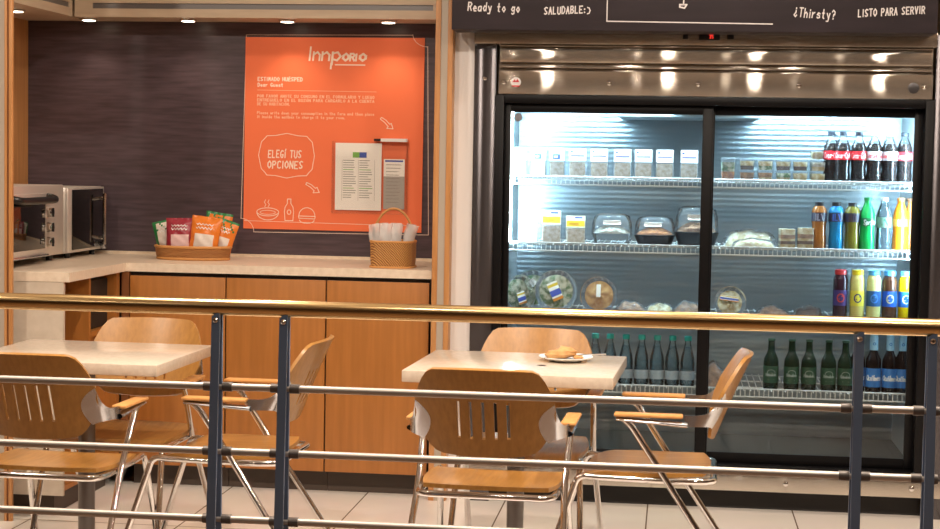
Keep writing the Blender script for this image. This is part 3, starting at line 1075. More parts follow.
# chalkboard fascia above the fridge
c = thing('chalkboard_sign', 'long dark chalkboard fascia with white handwriting above the fridge', 'sign', (0.036, 6.55, 1.884))
ox, oz = .036, 1.884
box(-.921, .921, 0, .16, 0, .60, .002).build('board', M['board'], c)
for txt, x, z, h, wd_, rot in (('Ready to go', -.822, 1.957, .031, .208, -.02), ('SALUDABLE', -.524, 1.944, .026, .152, .05), ('\u00bfThirsty?', .424, 1.943, .033, .160, -.05),
                               ('LISTO PARA SERVIR', .664, 1.944, .026, .250, .06)):
    q, wd = strokes(txt, h, .0048, .08, .04)
    t = MB()
    put(t, [[(u * wd_ / wd, v) for u, v in qq] for qq in q], on_wall(x - ox, -.0008, z - oz, rot))
    if txt[0] == 'S':
        put(t, path_quads([(0, .02), (.006, .018), (.010, .008), (.006, -.002), (0, -.004)], .0045), on_wall(-.358 - ox, -.0008, 1.952 - oz))
        put(t, path_quads([(-.012, .013), (-.011, .014)], .005) + path_quads([(-.012, .001), (-.011, .002)], .005), on_wall(-.358 - ox, -.0008, 1.952 - oz))
    t.build('chalk_lettering', M['chalk'], c)
t = MB()
put(t, path_quads([(-.283, 2.30), (-.283, 1.920), (.345, 1.914)], .0042), on_wall(-ox, -.0008, -oz))
t.build('chalk_frame', M['chalk'], c)
t = MB()
put(t, path_quads([(.010, 2.06), (.008, 1.985)], .005), on_wall(-ox, -.0008, -oz))
put(t, path_quads([(-.006, 1.985), (.020, 1.985), (.012, 1.972), (-.006, 1.976)], .006, True), on_wall(-ox, -.0008, -oz))
t.build('chalk_arrow', M['chalk'], c)

# ================================================================== FOOD AND DRINK IN THE FRIDGE
Z1, Z2, Z3, Z4 = (z + .0005 for z in ZS)
Y0 = 6.905


def cyl_label(name, parent, mtl, r, z0, z1, text=None, tcol=None, th=.02, extra=None, slant=.1, pen=.003, full=True):
    t = MB()
    t.grid(lambda u, v: (r * math.sin(2 * math.pi * u), -r * math.cos(2 * math.pi * u), z0 + (z1 - z0) * v), 28, 2)
    lb = t.build(name, mtl, parent)
    if text or extra:
        t = MB()
        if text:
            q, wd = strokes(text, th, pen, slant, .02, .7, 1.6)
            sc_ = min(1.0, 2.2 * r / wd)
            put(t, [[(u * sc_, v) for u, v in qq] for qq in q], on_cyl(r + .0006, (z0 + z1) / 2 - th / 2, wd * sc_))
        if extra:
            for ring in extra:
                put(t, path_quads(ring, pen * .8), on_cyl(r + .0006, (z0 + z1) / 2, 0))
        t.build('print', tcol, lb)
    return lb


def sandwich_pack(label, x, z, top_style, wdt=.072, h=.122, rz=0.0, tint=None, cat='packed sandwich', grp='clear sandwich packs on the top shelf', fill=(226, 214, 196)):
    c = thing('sandwich_pack', label, cat, (x, Y0 + .03, z), rz, grp)
    d = .075
    t = MB()
    k = wdt / 2
    vs = [(-k, -.03, 0), (k, -.03, 0), (k, d - .03, 0), (-k, d - .03, 0), (-k * .92, -.018, h), (k * .92, -.018, h), (k * .92, .008, h), (-k * .92, .008, h)]
    t.add(vs, [(0, 3, 2, 1), (4, 5, 6, 7), (0, 1, 5, 4), (1, 2, 6, 5), (2, 3, 7, 6), (3, 0, 4, 7)])
    t.build('shell', M['clear'], c, smooth=0)
    t = MB()
    q = k - .006
    vs = [(-q, -.024, .004), (q, -.024, .004), (q, d - .04, .004), (-q, d - .04, .004), (-q, -.019, h * .52), (q, -.019, h * .52), (q, .02, h * .52), (-q, .02, h * .52)]
    t.add(vs, [(0, 3, 2, 1), (4, 5, 6, 7), (0, 1, 5, 4), (1, 2, 6, 5), (2, 3, 7, 6), (3, 0, 4, 7)])
    t.build('sandwich', noise_color(mat('crumb', S(*fill), .8), S(*fill), S(fill[0] - 40, fill[1] - 36, fill[2] - 50), (1, 1, 1), 60) if tint is None else M[tint], c, smooth=0)
    yy = lambda zz: -.0312 + .012 * zz / h
    t = MB()
    b0, b1 = h * .56, h * .97
    q = k * .90
    t.add([(-q, yy(b0), b0), (q, yy(b0), b0), (q, yy(b1), b1), (-q, yy(b1), b1)], [(0, 1, 2, 3)])
    lb = t.build('label', M['paper'] if top_style != 'yellow' else flat('label_cream', (240, 236, 206)), c, smooth=0)
    t = MB()

    def patch(u0, u1, z0, z1, m_):
        t.add([(u0 * q, yy(z0) - .0006, z0), (u1 * q, yy(z0) - .0006, z0), (u1 * q, yy(z1) - .0006, z1), (u0 * q, yy(z1) - .0006, z1)], [(0, 1, 2, 3)], t.m(m_))
    if top_style == 'blue':
        patch(-.55, .45, h * .60, h * .78, M['ink_blue'])
        patch(-.35, .1, h * .66, h * .73, M['paper'])
        patch(-.6, .5, h * .89, h * .915, M['ink_grey'])
    elif top_style == 'lilac':
        patch(-.85, .85, h * .70, h * .765, M['ink_lilac'])
        patch(-.85, -.55, h * .84, h * .90, M['ink_blue'])
        patch(.3, .85, h * .82, h * .85, M['ink_grey'])
    elif top_style == 'yellow':
        patch(-.95, .95, h * .60, h * .80, flat('label_yellow', (222, 190, 60)))
        patch(-.7, .3, h * .64, h * .72, flat('label_amber', (206, 130, 50)))
        patch(-.1, .7, h * .88, h * .93, M['ink_blue'])
    elif top_style == 'pink':
        patch(-.95, .95, h * .58, h * .68, flat('label_pink', (232, 150, 140)))
        patch(-.7, .7, h * .74, h * .80, M['ink_grey'])
        patch(-.1, .2, h * .3, h * .58, flat('label_pink', (232, 150, 140)))
    t.build('print', None, lb, smooth=0)
    return c


CRUMB = noise_color(mat('bread_crumb', S(232, 222, 206), .8), S(236, 228, 214), S(196, 178, 150), (1, 1, 1), 60)
M['crumb'] = CRUMB
sx = (-.648, -.566, -.490, -.407, -.317, -.222, -.138, -.053, .048)
sl = ['blank topped clear sandwich pack at the far left of the top shelf', 'clear sandwich pack with a blue square print, second from the left on the top shelf',
      'clear sandwich pack with a blue square print, third from the left on the top shelf', 'clear sandwich pack with lilac print, fourth from the left on the top shelf',
      'clear sandwich pack in the middle of the top shelf, fifth from the left', 'clear sandwich pack sixth from the left on the top shelf, lilac print',
      'slightly narrower clear sandwich pack seventh from the left on the top shelf', 'clear sandwich pack tilted a little, second from the right behind the left door top shelf',
      'clear sandwich pack beside the centre stile on the top shelf of the left door']
for i, x in enumerate(sx):
    sandwich_pack(sl[i], x, Z1, 'none' if i == 0 else ('blue' if i < 3 else 'lilac'), .068 if i < 3 else .076, .124, random.uniform(-.1, .1), 'crumb')
for x, lb, st, h in ((-.605, 'tall clear pack with pink print at the left end of the second shelf', 'pink', .142), (-.508, 'tall clear pack with yellow print, second from the left on the second shelf', 'yellow', .138),
                     (-.408, 'clear pack with yellow print beside the domed trays on the second shelf', 'yellow', .118)):
    sandwich_pack(lb, x, Z2, st, .086, h, random.uniform(-.08, .08), 'crumb', 'packed sandwich', 'tall sandwich packs on the second shelf')

FOODS = {
    'rice': noise_color(mat('food_pale', S(222, 216, 200), .7), S(226, 222, 208), S(150, 140, 120), (1, 1, 1), 55, 4),
    'salmon': noise_color(mat('food_orange', S(206, 130, 70), .6), S(216, 140, 76), S(150, 80, 44), (1, 1, 1), 45, 4),
    'brown': noise_color(mat('food_brown', S(150, 104, 72), .6), S(190, 140, 100), S(110, 72, 48), (1, 1, 1), 40, 4),
    'cake': noise_color(mat('food_cake', S(222, 172, 100), .7), S(232, 188, 116), S(186, 126, 66), (1, 1, 1), 40, 5),
    'salad': noise_color(mat('food_salad', S(120, 150, 80), .6), S(214, 216, 190), S(76, 112, 60), (1, 1, 1), 40, 4, .4, .6),
    'cream': noise_color(mat('food_cream', S(226, 214, 170), .6), S(232, 224, 190), S(180, 150, 90), (1, 1, 1), 45, 4, .35, .65),
    'choc': noise_color(mat('food_chocolate', S(92, 58, 44), .5), S(110, 72, 54), S(60, 36, 28), (1, 1, 1), 45, 4),
}


def dome_tray(label, x, w_, h, food, dark=True, rz=0.0):
    c = thing('food_tray', label, 'food container', (x, Y0 + .085, Z2), rz, 'domed food trays on the second shelf')
    a, b_ = w_ / 2, .085
    bm_ = M['clear_dark'] if dark else M['clear']

    def supe(u, r):
        t_ = 2 * math.pi * u
        ct, st = math.cos(t_), math.sin(t_)
        k_ = (abs(ct) ** 3 + abs(st) ** 3) ** (-1 / 3)
        return ct * k_ * a * r, st * k_ * b_ * r
    pb = [(.80, 0), (.97, h * .30), (1.0, h * .34)]
    pdm = [(1.0, h * .35), (.98, h * .40), (.94, h * .72), (.84, h * .93), (.6, h), (.02, h * 1.0)]
    for nm_, pr, mt_ in (('base', pb, flat('tray_base_dark', (52, 54, 60), .3) if dark else M['clear']), ('lid', pdm, M['clear'])):
        t = MB()
        t.grid(lambda u, v: (lambda k_: (*supe(u, pr[k_][0]), pr[k_][1]))(round(v * (len(pr) - 1))), 32, len(pr) - 1)
        if nm_ == 'base':
            t.add([(*supe(i / 32, .80), 0) for i in range(32)], [tuple(range(32))])
        t.build(nm_, mt_, c, smooth=60)
    t = MB()
    t.grid(lambda u, v: (*supe(u, .90 * v), h * .36 + h * .22 * (1 - v ** 2.5) + .006 * math.sin(9 * u * 6.283) * v * (1 - v) * 2), 30, 6)
    t.build('food', FOODS[food], c, smooth=60)
    t = MB()
    t.grid(lambda u, v: ((u - .5) * w_ * .42, -b_ * (.95 - .12 * v) - .0015, h * (.66 + .14 * v)), 4, 2)
    t.build('label', M['paper'], c)
    return c


dome_tray('domed clear tray of pale food, left of the three domed trays', -.262, .172, .125, 'rice', False, .04)
dome_tray('domed tray with orange food and a white sticker, middle of the three domed trays', -.085, .168, .118, 'salmon', True, -.1)
dome_tray('largest domed tray, beside the centre stile of the fridge', .085, .182, .162, 'brown', True, .0)


def round_tub(label, x, z, r, food, lean, rz, strip, dark=False, y=0.0):
    """round shallow tub standing on its edge, lid towards the door"""
    c = thing('round_tub', label, 'food container', (x, Y0 + .02 + y, z + r), rz, 'round tubs on edge on the third shelf')
    c.rotation_euler = (lean, 0, rz)
    tb = MB().lathe([(r, 0), (r * .98, .004), (r * .84, .055), (.01, .056)], (0, 0, 0), 32, axis='Y', cap=False)
    tb.build('tub', M['clear_dark'] if dark else M['clear'], c, smooth=50)
    MB().lathe([(r, -.001), (r * 1.0, -.006), (r * .90, -.007), (r * .88, -.003), (.01, -.003)], (0, 0, 0), 32, axis='Y', cap=False).build('lid', M['clear'], c, smooth=50)
    t = MB()
    t.grid(lambda u, v: (r * .78 * v * math.cos(6.2832 * u), .010 + .012 * v * v + .004 * math.sin(31 * u + 5 * v), r * .78 * v * math.sin(6.2832 * u)), 28, 6)
    t.build('food', FOODS[food], c, smooth=60)
    t = MB()
    ca, sa = math.cos(strip[2]), math.sin(strip[2])
    def lab(u0, u1, v0, v1, y_, m_):
        t.add([(u * ca - v * sa + strip[3], y_, u * sa + v * ca + strip[4]) for u, v in ((u0, v0), (u1, v0), (u1, v1), (u0, v1))], [(0, 1, 2, 3)], t.m(m_))
    a, b_ = strip[0] / 2, strip[1] / 2
    lab(-a, a, -b_, b_, -.0080, M['paper'])
    if strip[0] > .03:
        lab(-a, a, -b_ * .5, b_ * .15, -.0084, M['ink_blue'])
        lab(-a, a, -b_, -b_ * .7, -.0084, flat('label_amber', (206, 130, 50)))
        lab(-a, a, b_ * .5, b_ * .8, -.0084, flat('label_yellow', (222, 190, 60)))
    t.build('label', None, c, smooth=0)


round_tub('green salad tub leaning at the far left end of the third shelf', -.630, Z3, .076, 'salad', -.12, .72, (.04, .05, .25, .0, -.02))
round_tub('salad tub with a yellow sticker standing behind the leftmost tub', -.590, Z3, .082, 'salad', -.10, .0, (.025, .03, .8, .0, .03), y=.13)
round_tub('clear round tub with a tilted yellow and blue label on the third shelf', -.483, Z3, .088, 'salad', -.10, .05, (.044, .078, .42, -.004, .0))
round_tub('dark round tub of golden cake with a white strip label', -.308, Z3, .076, 'cake', -.1, -.05, (.018, .052, 0, .0, .018), dark=True)


def flat_pack(label, x, y, z, w_, d, h, food, rz, grp, name='wrapped_sandwich', cat='wrapped food', film='clear_thin', lbl=True):
    c = thing(name, label, cat, (x, y, z), rz, grp)
    rnd = random.Random(int(x * 1000))
    p_ = [rnd.uniform(0, 6) for _ in range(3)]

    def up(k_, g):
        def fn(u, v):
            e = (max(0, math.sin(math.pi * u)) ** .4) * (max(0, math.sin(math.pi * v)) ** .4)
            return ((u - .5) * w_ * k_, (v - .5) * d * k_, .002 + g * e * (1 + .12 * math.sin(8 * u + p_[0]) * math.sin(7 * v + p_[1])) + .003 * math.sin(17 * u + p_[2]) * e)
        return fn
    t = MB()
    t.grid(up(.86, h * .88), 14, 10)
    t.add([(-w_ * .43, -d * .43, .0015), (w_ * .43, -d * .43, .0015), (w_ * .43, d * .43, .0015), (-w_ * .43, d * .43, .0015)], [(0, 3, 2, 1)])
    t.build('food', FOODS[food], c, smooth=60)
    t = MB()
    t.grid(up(1.0, h), 16, 12)
    t.build('film', M[film], c, smooth=60)
    return c


g3 = 'film wrapped food lying on the third shelf'
for i, (x, y, w_, h, fd, rz, lb) in enumerate((
        (-.175, 6.94, .13, .055, 'brown', .2, 'dark film wrapped bread right of the golden cake tub'), (-.055, 6.95, .13, .05, 'cream', -.1, 'pale film wrapped bread in the middle of the third shelf left side'),
        (.055, 6.94, .12, .06, 'brown', .3, 'brown film wrapped bread beside the centre stile on the third shelf'), (.40, 6.96, .14, .05, 'brown', .1, 'film wrapped dark bread on the third shelf behind the right door'),
        (.545, 6.96, .13, .055, 'choc', -.2, 'dark film wrapped food left of the red capped juice bottle'))):
    flat_pack(lb, x, y, Z3, w_, .13, h, fd, rz, g3)
round_tub('round wrapped tub with a white label at the left of the third shelf right side', .228, Z3, .064, 'cream', -.25, .1, (.075, .022, -.12, -.005, .012), False)
flat_pack('long film wrapped loaf with a shiny top on the second shelf right side', .30, 6.98, Z2, .23, .13, .075, 'cream', .06, 'wrapped breads on the second shelf', 'wrapped_loaf')
flat_pack('flat film wrapped bread lying in front of the long loaf', .315, 6.885, Z2, .19, .07, .038, 'cream', .0, 'wrapped breads on the second shelf', 'wrapped_loaf')


def cube_pack(label, x, y, w_, h, rz):
    c = thing('sandwich_half', label, 'wrapped sandwich', (x, y, Z2), rz, 'small wrapped sandwich halves on the second shelf')
    t = MB()
    k = w_ / 2
    for i, (z0, z1, m_) in enumerate(((.0, .24, 'cream'), (.24, .40, 'choc'), (.40, .52, 'cream'), (.52, .72, 'brown'), (.72, 1.0, 'cream'))):
        t.box(-k * .92, k * .92, -.03, .03, z0 * h * .96 + .001, z1 * h * .96 + .001, 0, t.m(FOODS[m_]))
    t.build('filling', None, c, smooth=0)
    box(-k, k, -.034, .034, 0, h, .004).build('film', M['clear_thin'], c)


cube_pack('left small wrapped sandwich half beside the long loaf', .444, 6.90, .062, .082, .1)
cube_pack('right small wrapped sandwich half next to the brown tea bottle', .520, 6.90, .066, .088, -.15)


def cup(label, x, y, z, w_, h, food, half=None):
    c = thing('dessert_cup', label, 'dessert cup', (x, y, z), random.uniform(-.1, .1), 'clear dessert cups on the top right shelf')
    k = w_ / 2

    def ring(r, zz, n=20):
        out = []
        for i in range(n):
            a = 2 * math.pi * (i + .5) / n
            ct, st = math.cos(a), math.sin(a)
            q = (abs(ct) ** 5 + abs(st) ** 5) ** -.2
            out.append((ct * q * r, st * q * r, zz))
        return out

    def skin(rows, capb=True, capt=True):
        t = MB()
        n = len(rows[0])
        for r_ in rows:
            t.v += r_
        for j in range(len(rows) - 1):
            for i in range(n):
                t.f.append((j * n + i, j * n + (i + 1) % n, (j + 1) * n + (i + 1) % n, (j + 1) * n + i))
        if capb:
            t.f.append(tuple(reversed(range(n))))
        if capt:
            t.f.append(tuple(range((len(rows) - 1) * n, len(rows) * n)))
        t.mi = [0] * len(t.f)
        return t
    skin([ring(k * .84, 0), ring(k * .97, h * .90)], True, False).build('cup', M['clear'], c, smooth=50)
    skin([ring(k * 1.0, h * .90), ring(k * 1.0, h * .97), ring(k * .9, h)]).build('lid', M['clear'], c, smooth=50)
    f1, f2 = (food, half or food)
    skin([ring(k * .80, .002), ring(k * .86, h * .40)]).build('dessert', FOODS[f1], c, smooth=50)
    skin([ring(k * .86, h * .402), ring(k * .90, h * .80)]).build('topping', FOODS[f2], c, smooth=50)


cols = (.204, .280, .353, .424, .492, .560)
ords = ['first', 'second', 'third', 'fourth', 'fifth', 'sixth']
low = (('cream', 'salad'), ('brown', 'brown'), ('cream', 'brown'), ('cream', 'salad'), ('cream', 'cream'), ('cream', 'cream'))
upp = (None, ('choc', 'cream'), ('salad', 'cream'), ('choc', 'cream'), ('choc', 'cream'), ('cream', 'rice'))
for i, x in enumerate(cols):
    if i == 0:
        cup('tallest dessert cup, at the left end of the top right shelf', x, Y0 + .02, Z1, .062, .094, 'salmon', 'salad')
        continue
    cup('lower dessert cup of the %s column from the left' % ords[i], x, Y0 + .02, Z1, .064, .044, *low[i])
    cup('upper dessert cup of the %s column from the left' % ords[i], x, Y0 + .02, Z1 + .0445, .064, .046, *upp[i])
cup('topmost pale dessert cup, alone on the third layer beside the colas', .556, Y0 + .02, Z1 + .091, .054, .040, 'cream', 'cream')


# ---- bottles
def bottle(name, label, cat, grp, x, z, prof, body_mat, parts, y=0.0, rz=0.0):
    c = thing(name, label, cat, (x, Y0 + y, z), rz, grp)
    MB().lathe(prof, (0, 0, 0), 24).build('bottle_body', body_mat, c, smooth=50)
    for kind, a in parts:
        if kind == 'cap':
            MB().lathe([(a[0], a[1]), (a[0], a[2] - .002), (a[0] - .003, a[2])], (0, 0, 0), 20).build('bottle_cap', a[3], c, smooth=50)
        elif kind == 'label':
            cyl_label('bottle_label', c, *a[0], **a[1])
        elif kind == 'drink':
            MB().lathe(a[0], (0, 0, 0), 24).build('drink', a[1], c, smooth=50)
    return c


cola = flat('cola_brown', (40, 20, 16), .12)
capd = flat('cap_dark', (44, 46, 56), .35)
silver = flat('label_silver', (206, 208, 214), .35)
P_COLA = [(.029, 0), (.031, .006), (.031, .03), (.028, .055), (.031, .085), (.0315, .125)]
NECK = [(.0317, .128), (.030, .145), (.020, .168), (.0135, .180), (.0130, .195)]
colas = ((.614, 'red', .03, 'cola bottle tucked behind the others beside the dessert cups'), (.656, 'red', 0, 'first dark capped cola bottle with a red label'),
         (.719, 'red', 0, 'second cola bottle with a red label'), (.780, 'light', 0, 'left cola bottle with a silver label'),
         (.839, 'light', 0, 'right cola bottle with a silver label'), (.900, 'red', .02, 'rightmost cola bottle in the glare of the light strip'))
for x, kd, y, lb in colas:
    red = kd == 'red'
    bottle('cola_bottle', lb + ' on the top shelf', 'bottle', 'cola bottles on the top right shelf', x, Z1, P_COLA + NECK, M['pet'],
           [('drink', ([(r * .96, z_ + .002) for r, z_ in P_COLA] + [(.029, .146), (.022, .160)], cola)), ('cap', (.0155, .190, .206, capd if red else flat('cap_silver', (196, 198, 204), .35))),
            ('label', ((M['red'] if red else silver, .0322, .093, .128), dict(text='Coca-Cola' if red else 'Coca-Cola light', tcol=M['white'] if red else M['red'], th=.020 if red else .016, pen=.0028)))], y)

P_ISO = [(.027, 0), (.0295, .006), (.0295, .045), (.027, .075), (.0285, .105), (.031, .112), (.031, .150), (.028, .165), (.018, .176), (.0175, .178)]
for x, lq, lb, tx, h_ in ((.571, (150, 92, 44), 'brown tea bottle with a dark top, leftmost bottle on the second shelf', (150, 150, 170), 1), (.639, (34, 120, 170), 'blue sports drink bottle on the second shelf', (60, 96, 180), 1),
                          (.702, (112, 104, 40), 'olive drink bottle with a dark label on the second shelf', (76, 56, 64), 1)):
    bottle('sports_drink_bottle', lb, 'bottle', 'sports drinks on the second right shelf', x, Z2, [(r, z_) for r, z_ in P_ISO], flat('liq_%d' % lq[0], lq, .12),
           [('cap', (.0185, .176, .192, flat('cap_black', (30, 28, 32), .4))), ('label', ((flat('lab_dark_%d' % lq[0], (46, 42, 62), .4), .0316, .114, .149),
            dict(extra=[[(-.016, -.012), (-.016, .012)], [(-.008, .012), (-.008, -.012), (.0, -.012)], [(.006, .012), (.014, -.012)]], tcol=flat('lab_pr_%d' % lq[0], tx), pen=.006)))])
P_SODA = [(.027, 0), (.030, .006), (.030, .050), (.028, .085), (.030, .110), (.030, .130), (.027, .155), (.018, .180), (.0135, .192), (.013, .205)]
gl = flat('green_pet', (30, 168, 84), .1)
bottle('soda_bottle', 'bright green soda bottle on the second shelf', 'bottle', 'sodas on the second right shelf', .761, Z2, P_SODA, gl,
       [('cap', (.0155, .200, .214, flat('cap_green', (30, 140, 76), .4))), ('label', ((flat('lab_green', (20, 108, 64), .35), .0306, .098, .132), dict(text='Sprite', tcol=M['white'], th=.018, pen=.003)))], rz=.3)
bottle('soda_bottle', 'clear soda bottle with a grey-green label on the second shelf', 'bottle', 'sodas on the second right shelf', .826, Z2, P_SODA, M['water'],
       [('cap', (.0155, .200, .214, M['white'])), ('label', ((flat('lab_greygreen', (110, 140, 132), .35), .0306, .094, .136), dict(extra=[[(-.012, -.01), (0, .012), (.012, -.01)], [(-.012, .014), (.01, .014)]], tcol=flat('lab_green', (20, 108, 64), .35), pen=.006))),
        ('drink', ([(r * .95, z_ + .002) for r, z_ in P_SODA[:8]], clear('soda_water', (.78, .84, .86), 1, .05, .12)))])
og = flat('orange_soda', (244, 146, 32), .12)
bottle('soda_bottle', 'orange soda bottle with a white label on the second shelf', 'bottle', 'sodas on the second right shelf', .890, Z2, P_SODA, og,
       [('cap', (.0155, .200, .214, flat('cap_orange', (238, 150, 70), .4))), ('label', ((flat('lab_orange', (248, 170, 70), .35), .0306, .100, .130), dict(extra=[[(-.010, -.008), (.010, -.008)], [(-.012, 0), (.012, 0)], [(-.010, .008), (.010, .008)]], tcol=M['white'], pen=.009)))])
bottle('soda_bottle', 'amber soda bottle half hidden by the right frame on the second shelf', 'bottle', 'sodas on the second right shelf', .930, Z2, [(r * .62, z_) for r, z_ in P_SODA], flat('amber_soda', (176, 96, 36), .12),
       [('cap', (.0155, .200, .214, flat('cap_brown', (90, 60, 40), .4)))], .03)

P_JU = [(.026, 0), (.0285, .005), (.0285, .168), (.024, .182), (.0205, .187), (.0205, .190)]
for x, lq, cp, lab_, lb, tx in ((.663, (52, 28, 40), (196, 60, 66), (60, 48, 110), 'dark red juice bottle with a red cap', (190, 70, 60)), (.730, (206, 196, 120), (226, 206, 40), (222, 210, 70), 'pale yellow juice bottle with a yellow cap', (40, 44, 110)),
                                (.795, (206, 206, 140), (88, 168, 222), (36, 84, 140), 'pale yellow juice bottle with a blue cap and dark blue label', (70, 130, 210)),
                                (.857, (78, 48, 34), (88, 168, 222), (34, 84, 176), 'brown juice bottle with a blue cap', (210, 200, 150)), (.920, (248, 214, 20), (96, 176, 226), (40, 108, 190), 'bright yellow juice bottle with a blue cap', (230, 236, 240))):
    bottle('juice_bottle', lb + ' on the third shelf', 'bottle', 'juice bottles on the third right shelf', x, Z3, P_JU, flat('juice_%d_%d' % (lq[0], lq[1]), lq, .15),
           [('cap', (.0235, .188, .208, flat('cap_%d' % cp[0], cp, .4))), ('label', ((flat('jl_%d' % lab_[1] + str(lab_[0]), lab_, .4), .0290, .064, .126),
            dict(extra=[[(.014 * math.cos(a * .6), .016 * math.sin(a * .6)) for a in range(11)], [(-.006, -.004), (.006, .006)]], tcol=flat('jt_%d' % tx[0], tx), pen=.006)))])

P_BEER = [(.028, 0), (.0305, .004), (.0305, .105), (.029, .122), (.018, .146), (.0142, .158), (.0128, .196), (.0142, .1965), (.0142, .200)]
bg = flat('beer_green_glass', (22, 40, 28), .06)
bb = flat('beer_brown_glass', (26, 18, 18), .06)
ring = [[(.016 * math.cos(a * .45), .008 + .012 * math.sin(a * .45)) for a in range(15)], [(-.024, -.006), (.024, -.006)], [(-.012, -.02), (.012, -.02)]]
lg = flat('beer_label_grey', (150, 158, 154), .4)
for i, x in enumerate((.397, .479, .548, .626, .692)):
    bottle('beer_bottle', '%s green beer bottle from the left on the bottom shelf' % ['first', 'second', 'third', 'fourth', 'fifth'][i], 'bottle', 'green beer bottles on the bottom shelf', x, Z4, P_BEER, bg,
           [('cap', (.0152, .196, .205, flat('crown_green', (70, 100, 84), .3, .5))),
            ('label', ((flat('beer_label_green', (40, 74, 54), .4), .0311, .026, .094), dict(text='Heineken', tcol=lg, th=.011, pen=.0024, slant=0, extra=ring)))])
P_BEER2 = [(.028, 0), (.0305, .004), (.0305, .118), (.029, .134), (.018, .158), (.0146, .170), (.0132, .224), (.0146, .2245), (.0146, .228)]
bl = flat('beer_label_blue', (58, 120, 190), .4)
for i, x in enumerate((.742, .803, .867, .9165)):
    lb = ['brown beer bottle with a pale label behind the right railing post', 'blue labelled brown beer bottle right of the railing post', 'middle blue labelled brown beer bottle at the right end',
          'blue labelled brown beer bottle against the right door frame'][i]
    bottle('beer_bottle', lb + ', bottom shelf', 'bottle', 'blue labelled beer bottles on the bottom shelf', x, Z4, P_BEER2, bb,
           [('cap', (.0156, .222, .232, flat('crown_blue', (150, 196, 224), .3, .3))), ('label', ((bl, .0311, .022, .098), dict(text='Quilmes', tcol=M['white'], th=.020, pen=.0034, slant=.2))),
            ('label', ((flat('neck_foil', (150, 196, 226), .35), .0165, .170, .222), dict(extra=[[(.005 * math.cos(a), .005 * math.sin(a)) for a in range(7)]], tcol=bl, pen=.004)))], .015 if i == 0 else 0)
P_WAT = [(.027, 0), (.030, .005), (.030, .062), (.028, .075), (.0295, .090), (.026, .120), (.016, .158), (.0125, .172), (.0125, .186)]
teal = flat('cap_teal', (40, 150, 140), .4)
for i, x in enumerate((-.316, -.255, -.190, -.126, -.063, -.001, .061)):
    bottle('water_bottle', '%s clear water bottle from the left with a teal cap, bottom shelf' % ['first', 'second', 'third', 'fourth', 'fifth', 'sixth', 'seventh'][i], 'bottle', 'water bottles on the bottom left shelf', x, Z4, P_WAT, M['water'],
           [('drink', ([(r * .95, z_ + .002) for r, z_ in P_WAT[:7]], clear('still_water_%d' % i, (.70, .82, .87), 1, .03, .05, (.3, .5, .6)) if i == 0 else MATS['still_water_0'])),
            ('cap', (.0150, .184, .204, teal)), ('label', ((clear('water_label', (.8, .86, .9), .6, .3, .55, (.62, .72, .80)) if i == 0 else MATS['water_label'], .0305, .026, .062),
             dict(extra=[[(-.016, -.004), (.016, -.004)], [(-.012, .006), (.012, .006)]], tcol=flat('lab_bluegrey', (90, 120, 150)), pen=.004)))])
flat_pack('brown film wrapped bun behind the chair on the bottom shelf', .172, 6.93, Z4, .09, .10, .10, 'brown', .1, 'wrapped food on the bottom shelf', 'wrapped_bun')

# ================================================================== TABLES
TG = 'pale square tables behind the railing'


def table(label, x, y, rz):
    c = thing('cafe_table', label, 'table', (x, y, 0), rz, TG)
    box(-.320, .320, -.290, .290, .704, .740, .003).build('tabletop', M['table'], c)
    MB().lathe([(.027, .010), (.027, .690)], (0, -.03, 0), 24).build('pole', M['pole'], c)
    t = MB()
    t.box(-.16, .16, -.02, .02, .690, .704)
    t.box(-.02, .02, -.16, -.0201, .690, .704)
    t.box(-.02, .02, .0201, .16, .690, .704)
    t.build('top_bracket', M['black_plastic'], c)
    MB().lathe([(.23, 0), (.23, .006), (.20, .014), (.05, .024), (.03, .028)], (0, -.03, 0), 36).build('base_plate', M['pole'], c)
    return c


T1 = (-.481, 5.291, -.040)
T2 = (-1.864, 5.230, -.022)
table('pale square table holding the plate with a pastry', *T1)
table('empty pale square table at the left of the photo', *T2)

# plate, pastry, fork
pz = .7405
c = thing('plate', 'white plate with a half eaten pastry on the table', 'plate', (-.340, 5.385, pz))
MB().lathe([(.05, 0), (.056, .003), (.084, .012), (.087, .0135), (.087, .0155), (.084, .0145), (.055, .006), (.01, .005)], (0, 0, 0), 40).build('dish', M['white'], c, smooth=60)
PAST = noise_color(mat('pastry', S(226, 178, 120), .7), S(214, 172, 116), S(186, 128, 70), (1, 1, 1), 28, 5)
t = MB()
rp = random.Random(3)


def pastry(u, v):
    a, b_ = 2 * math.pi * u, math.pi * (v - .5)
    w_ = 1 + .10 * math.sin(5 * a + 3 * v) + .07 * math.sin(9 * b_ + 2 * a)
    return (-.018 + .050 * math.cos(b_) * math.cos(a) * w_, .004 + .034 * math.cos(b_) * math.sin(a) * w_, max(.0, .015 + .018 * math.sin(b_) * w_ + .007 * math.cos(a + .6)) + .006)


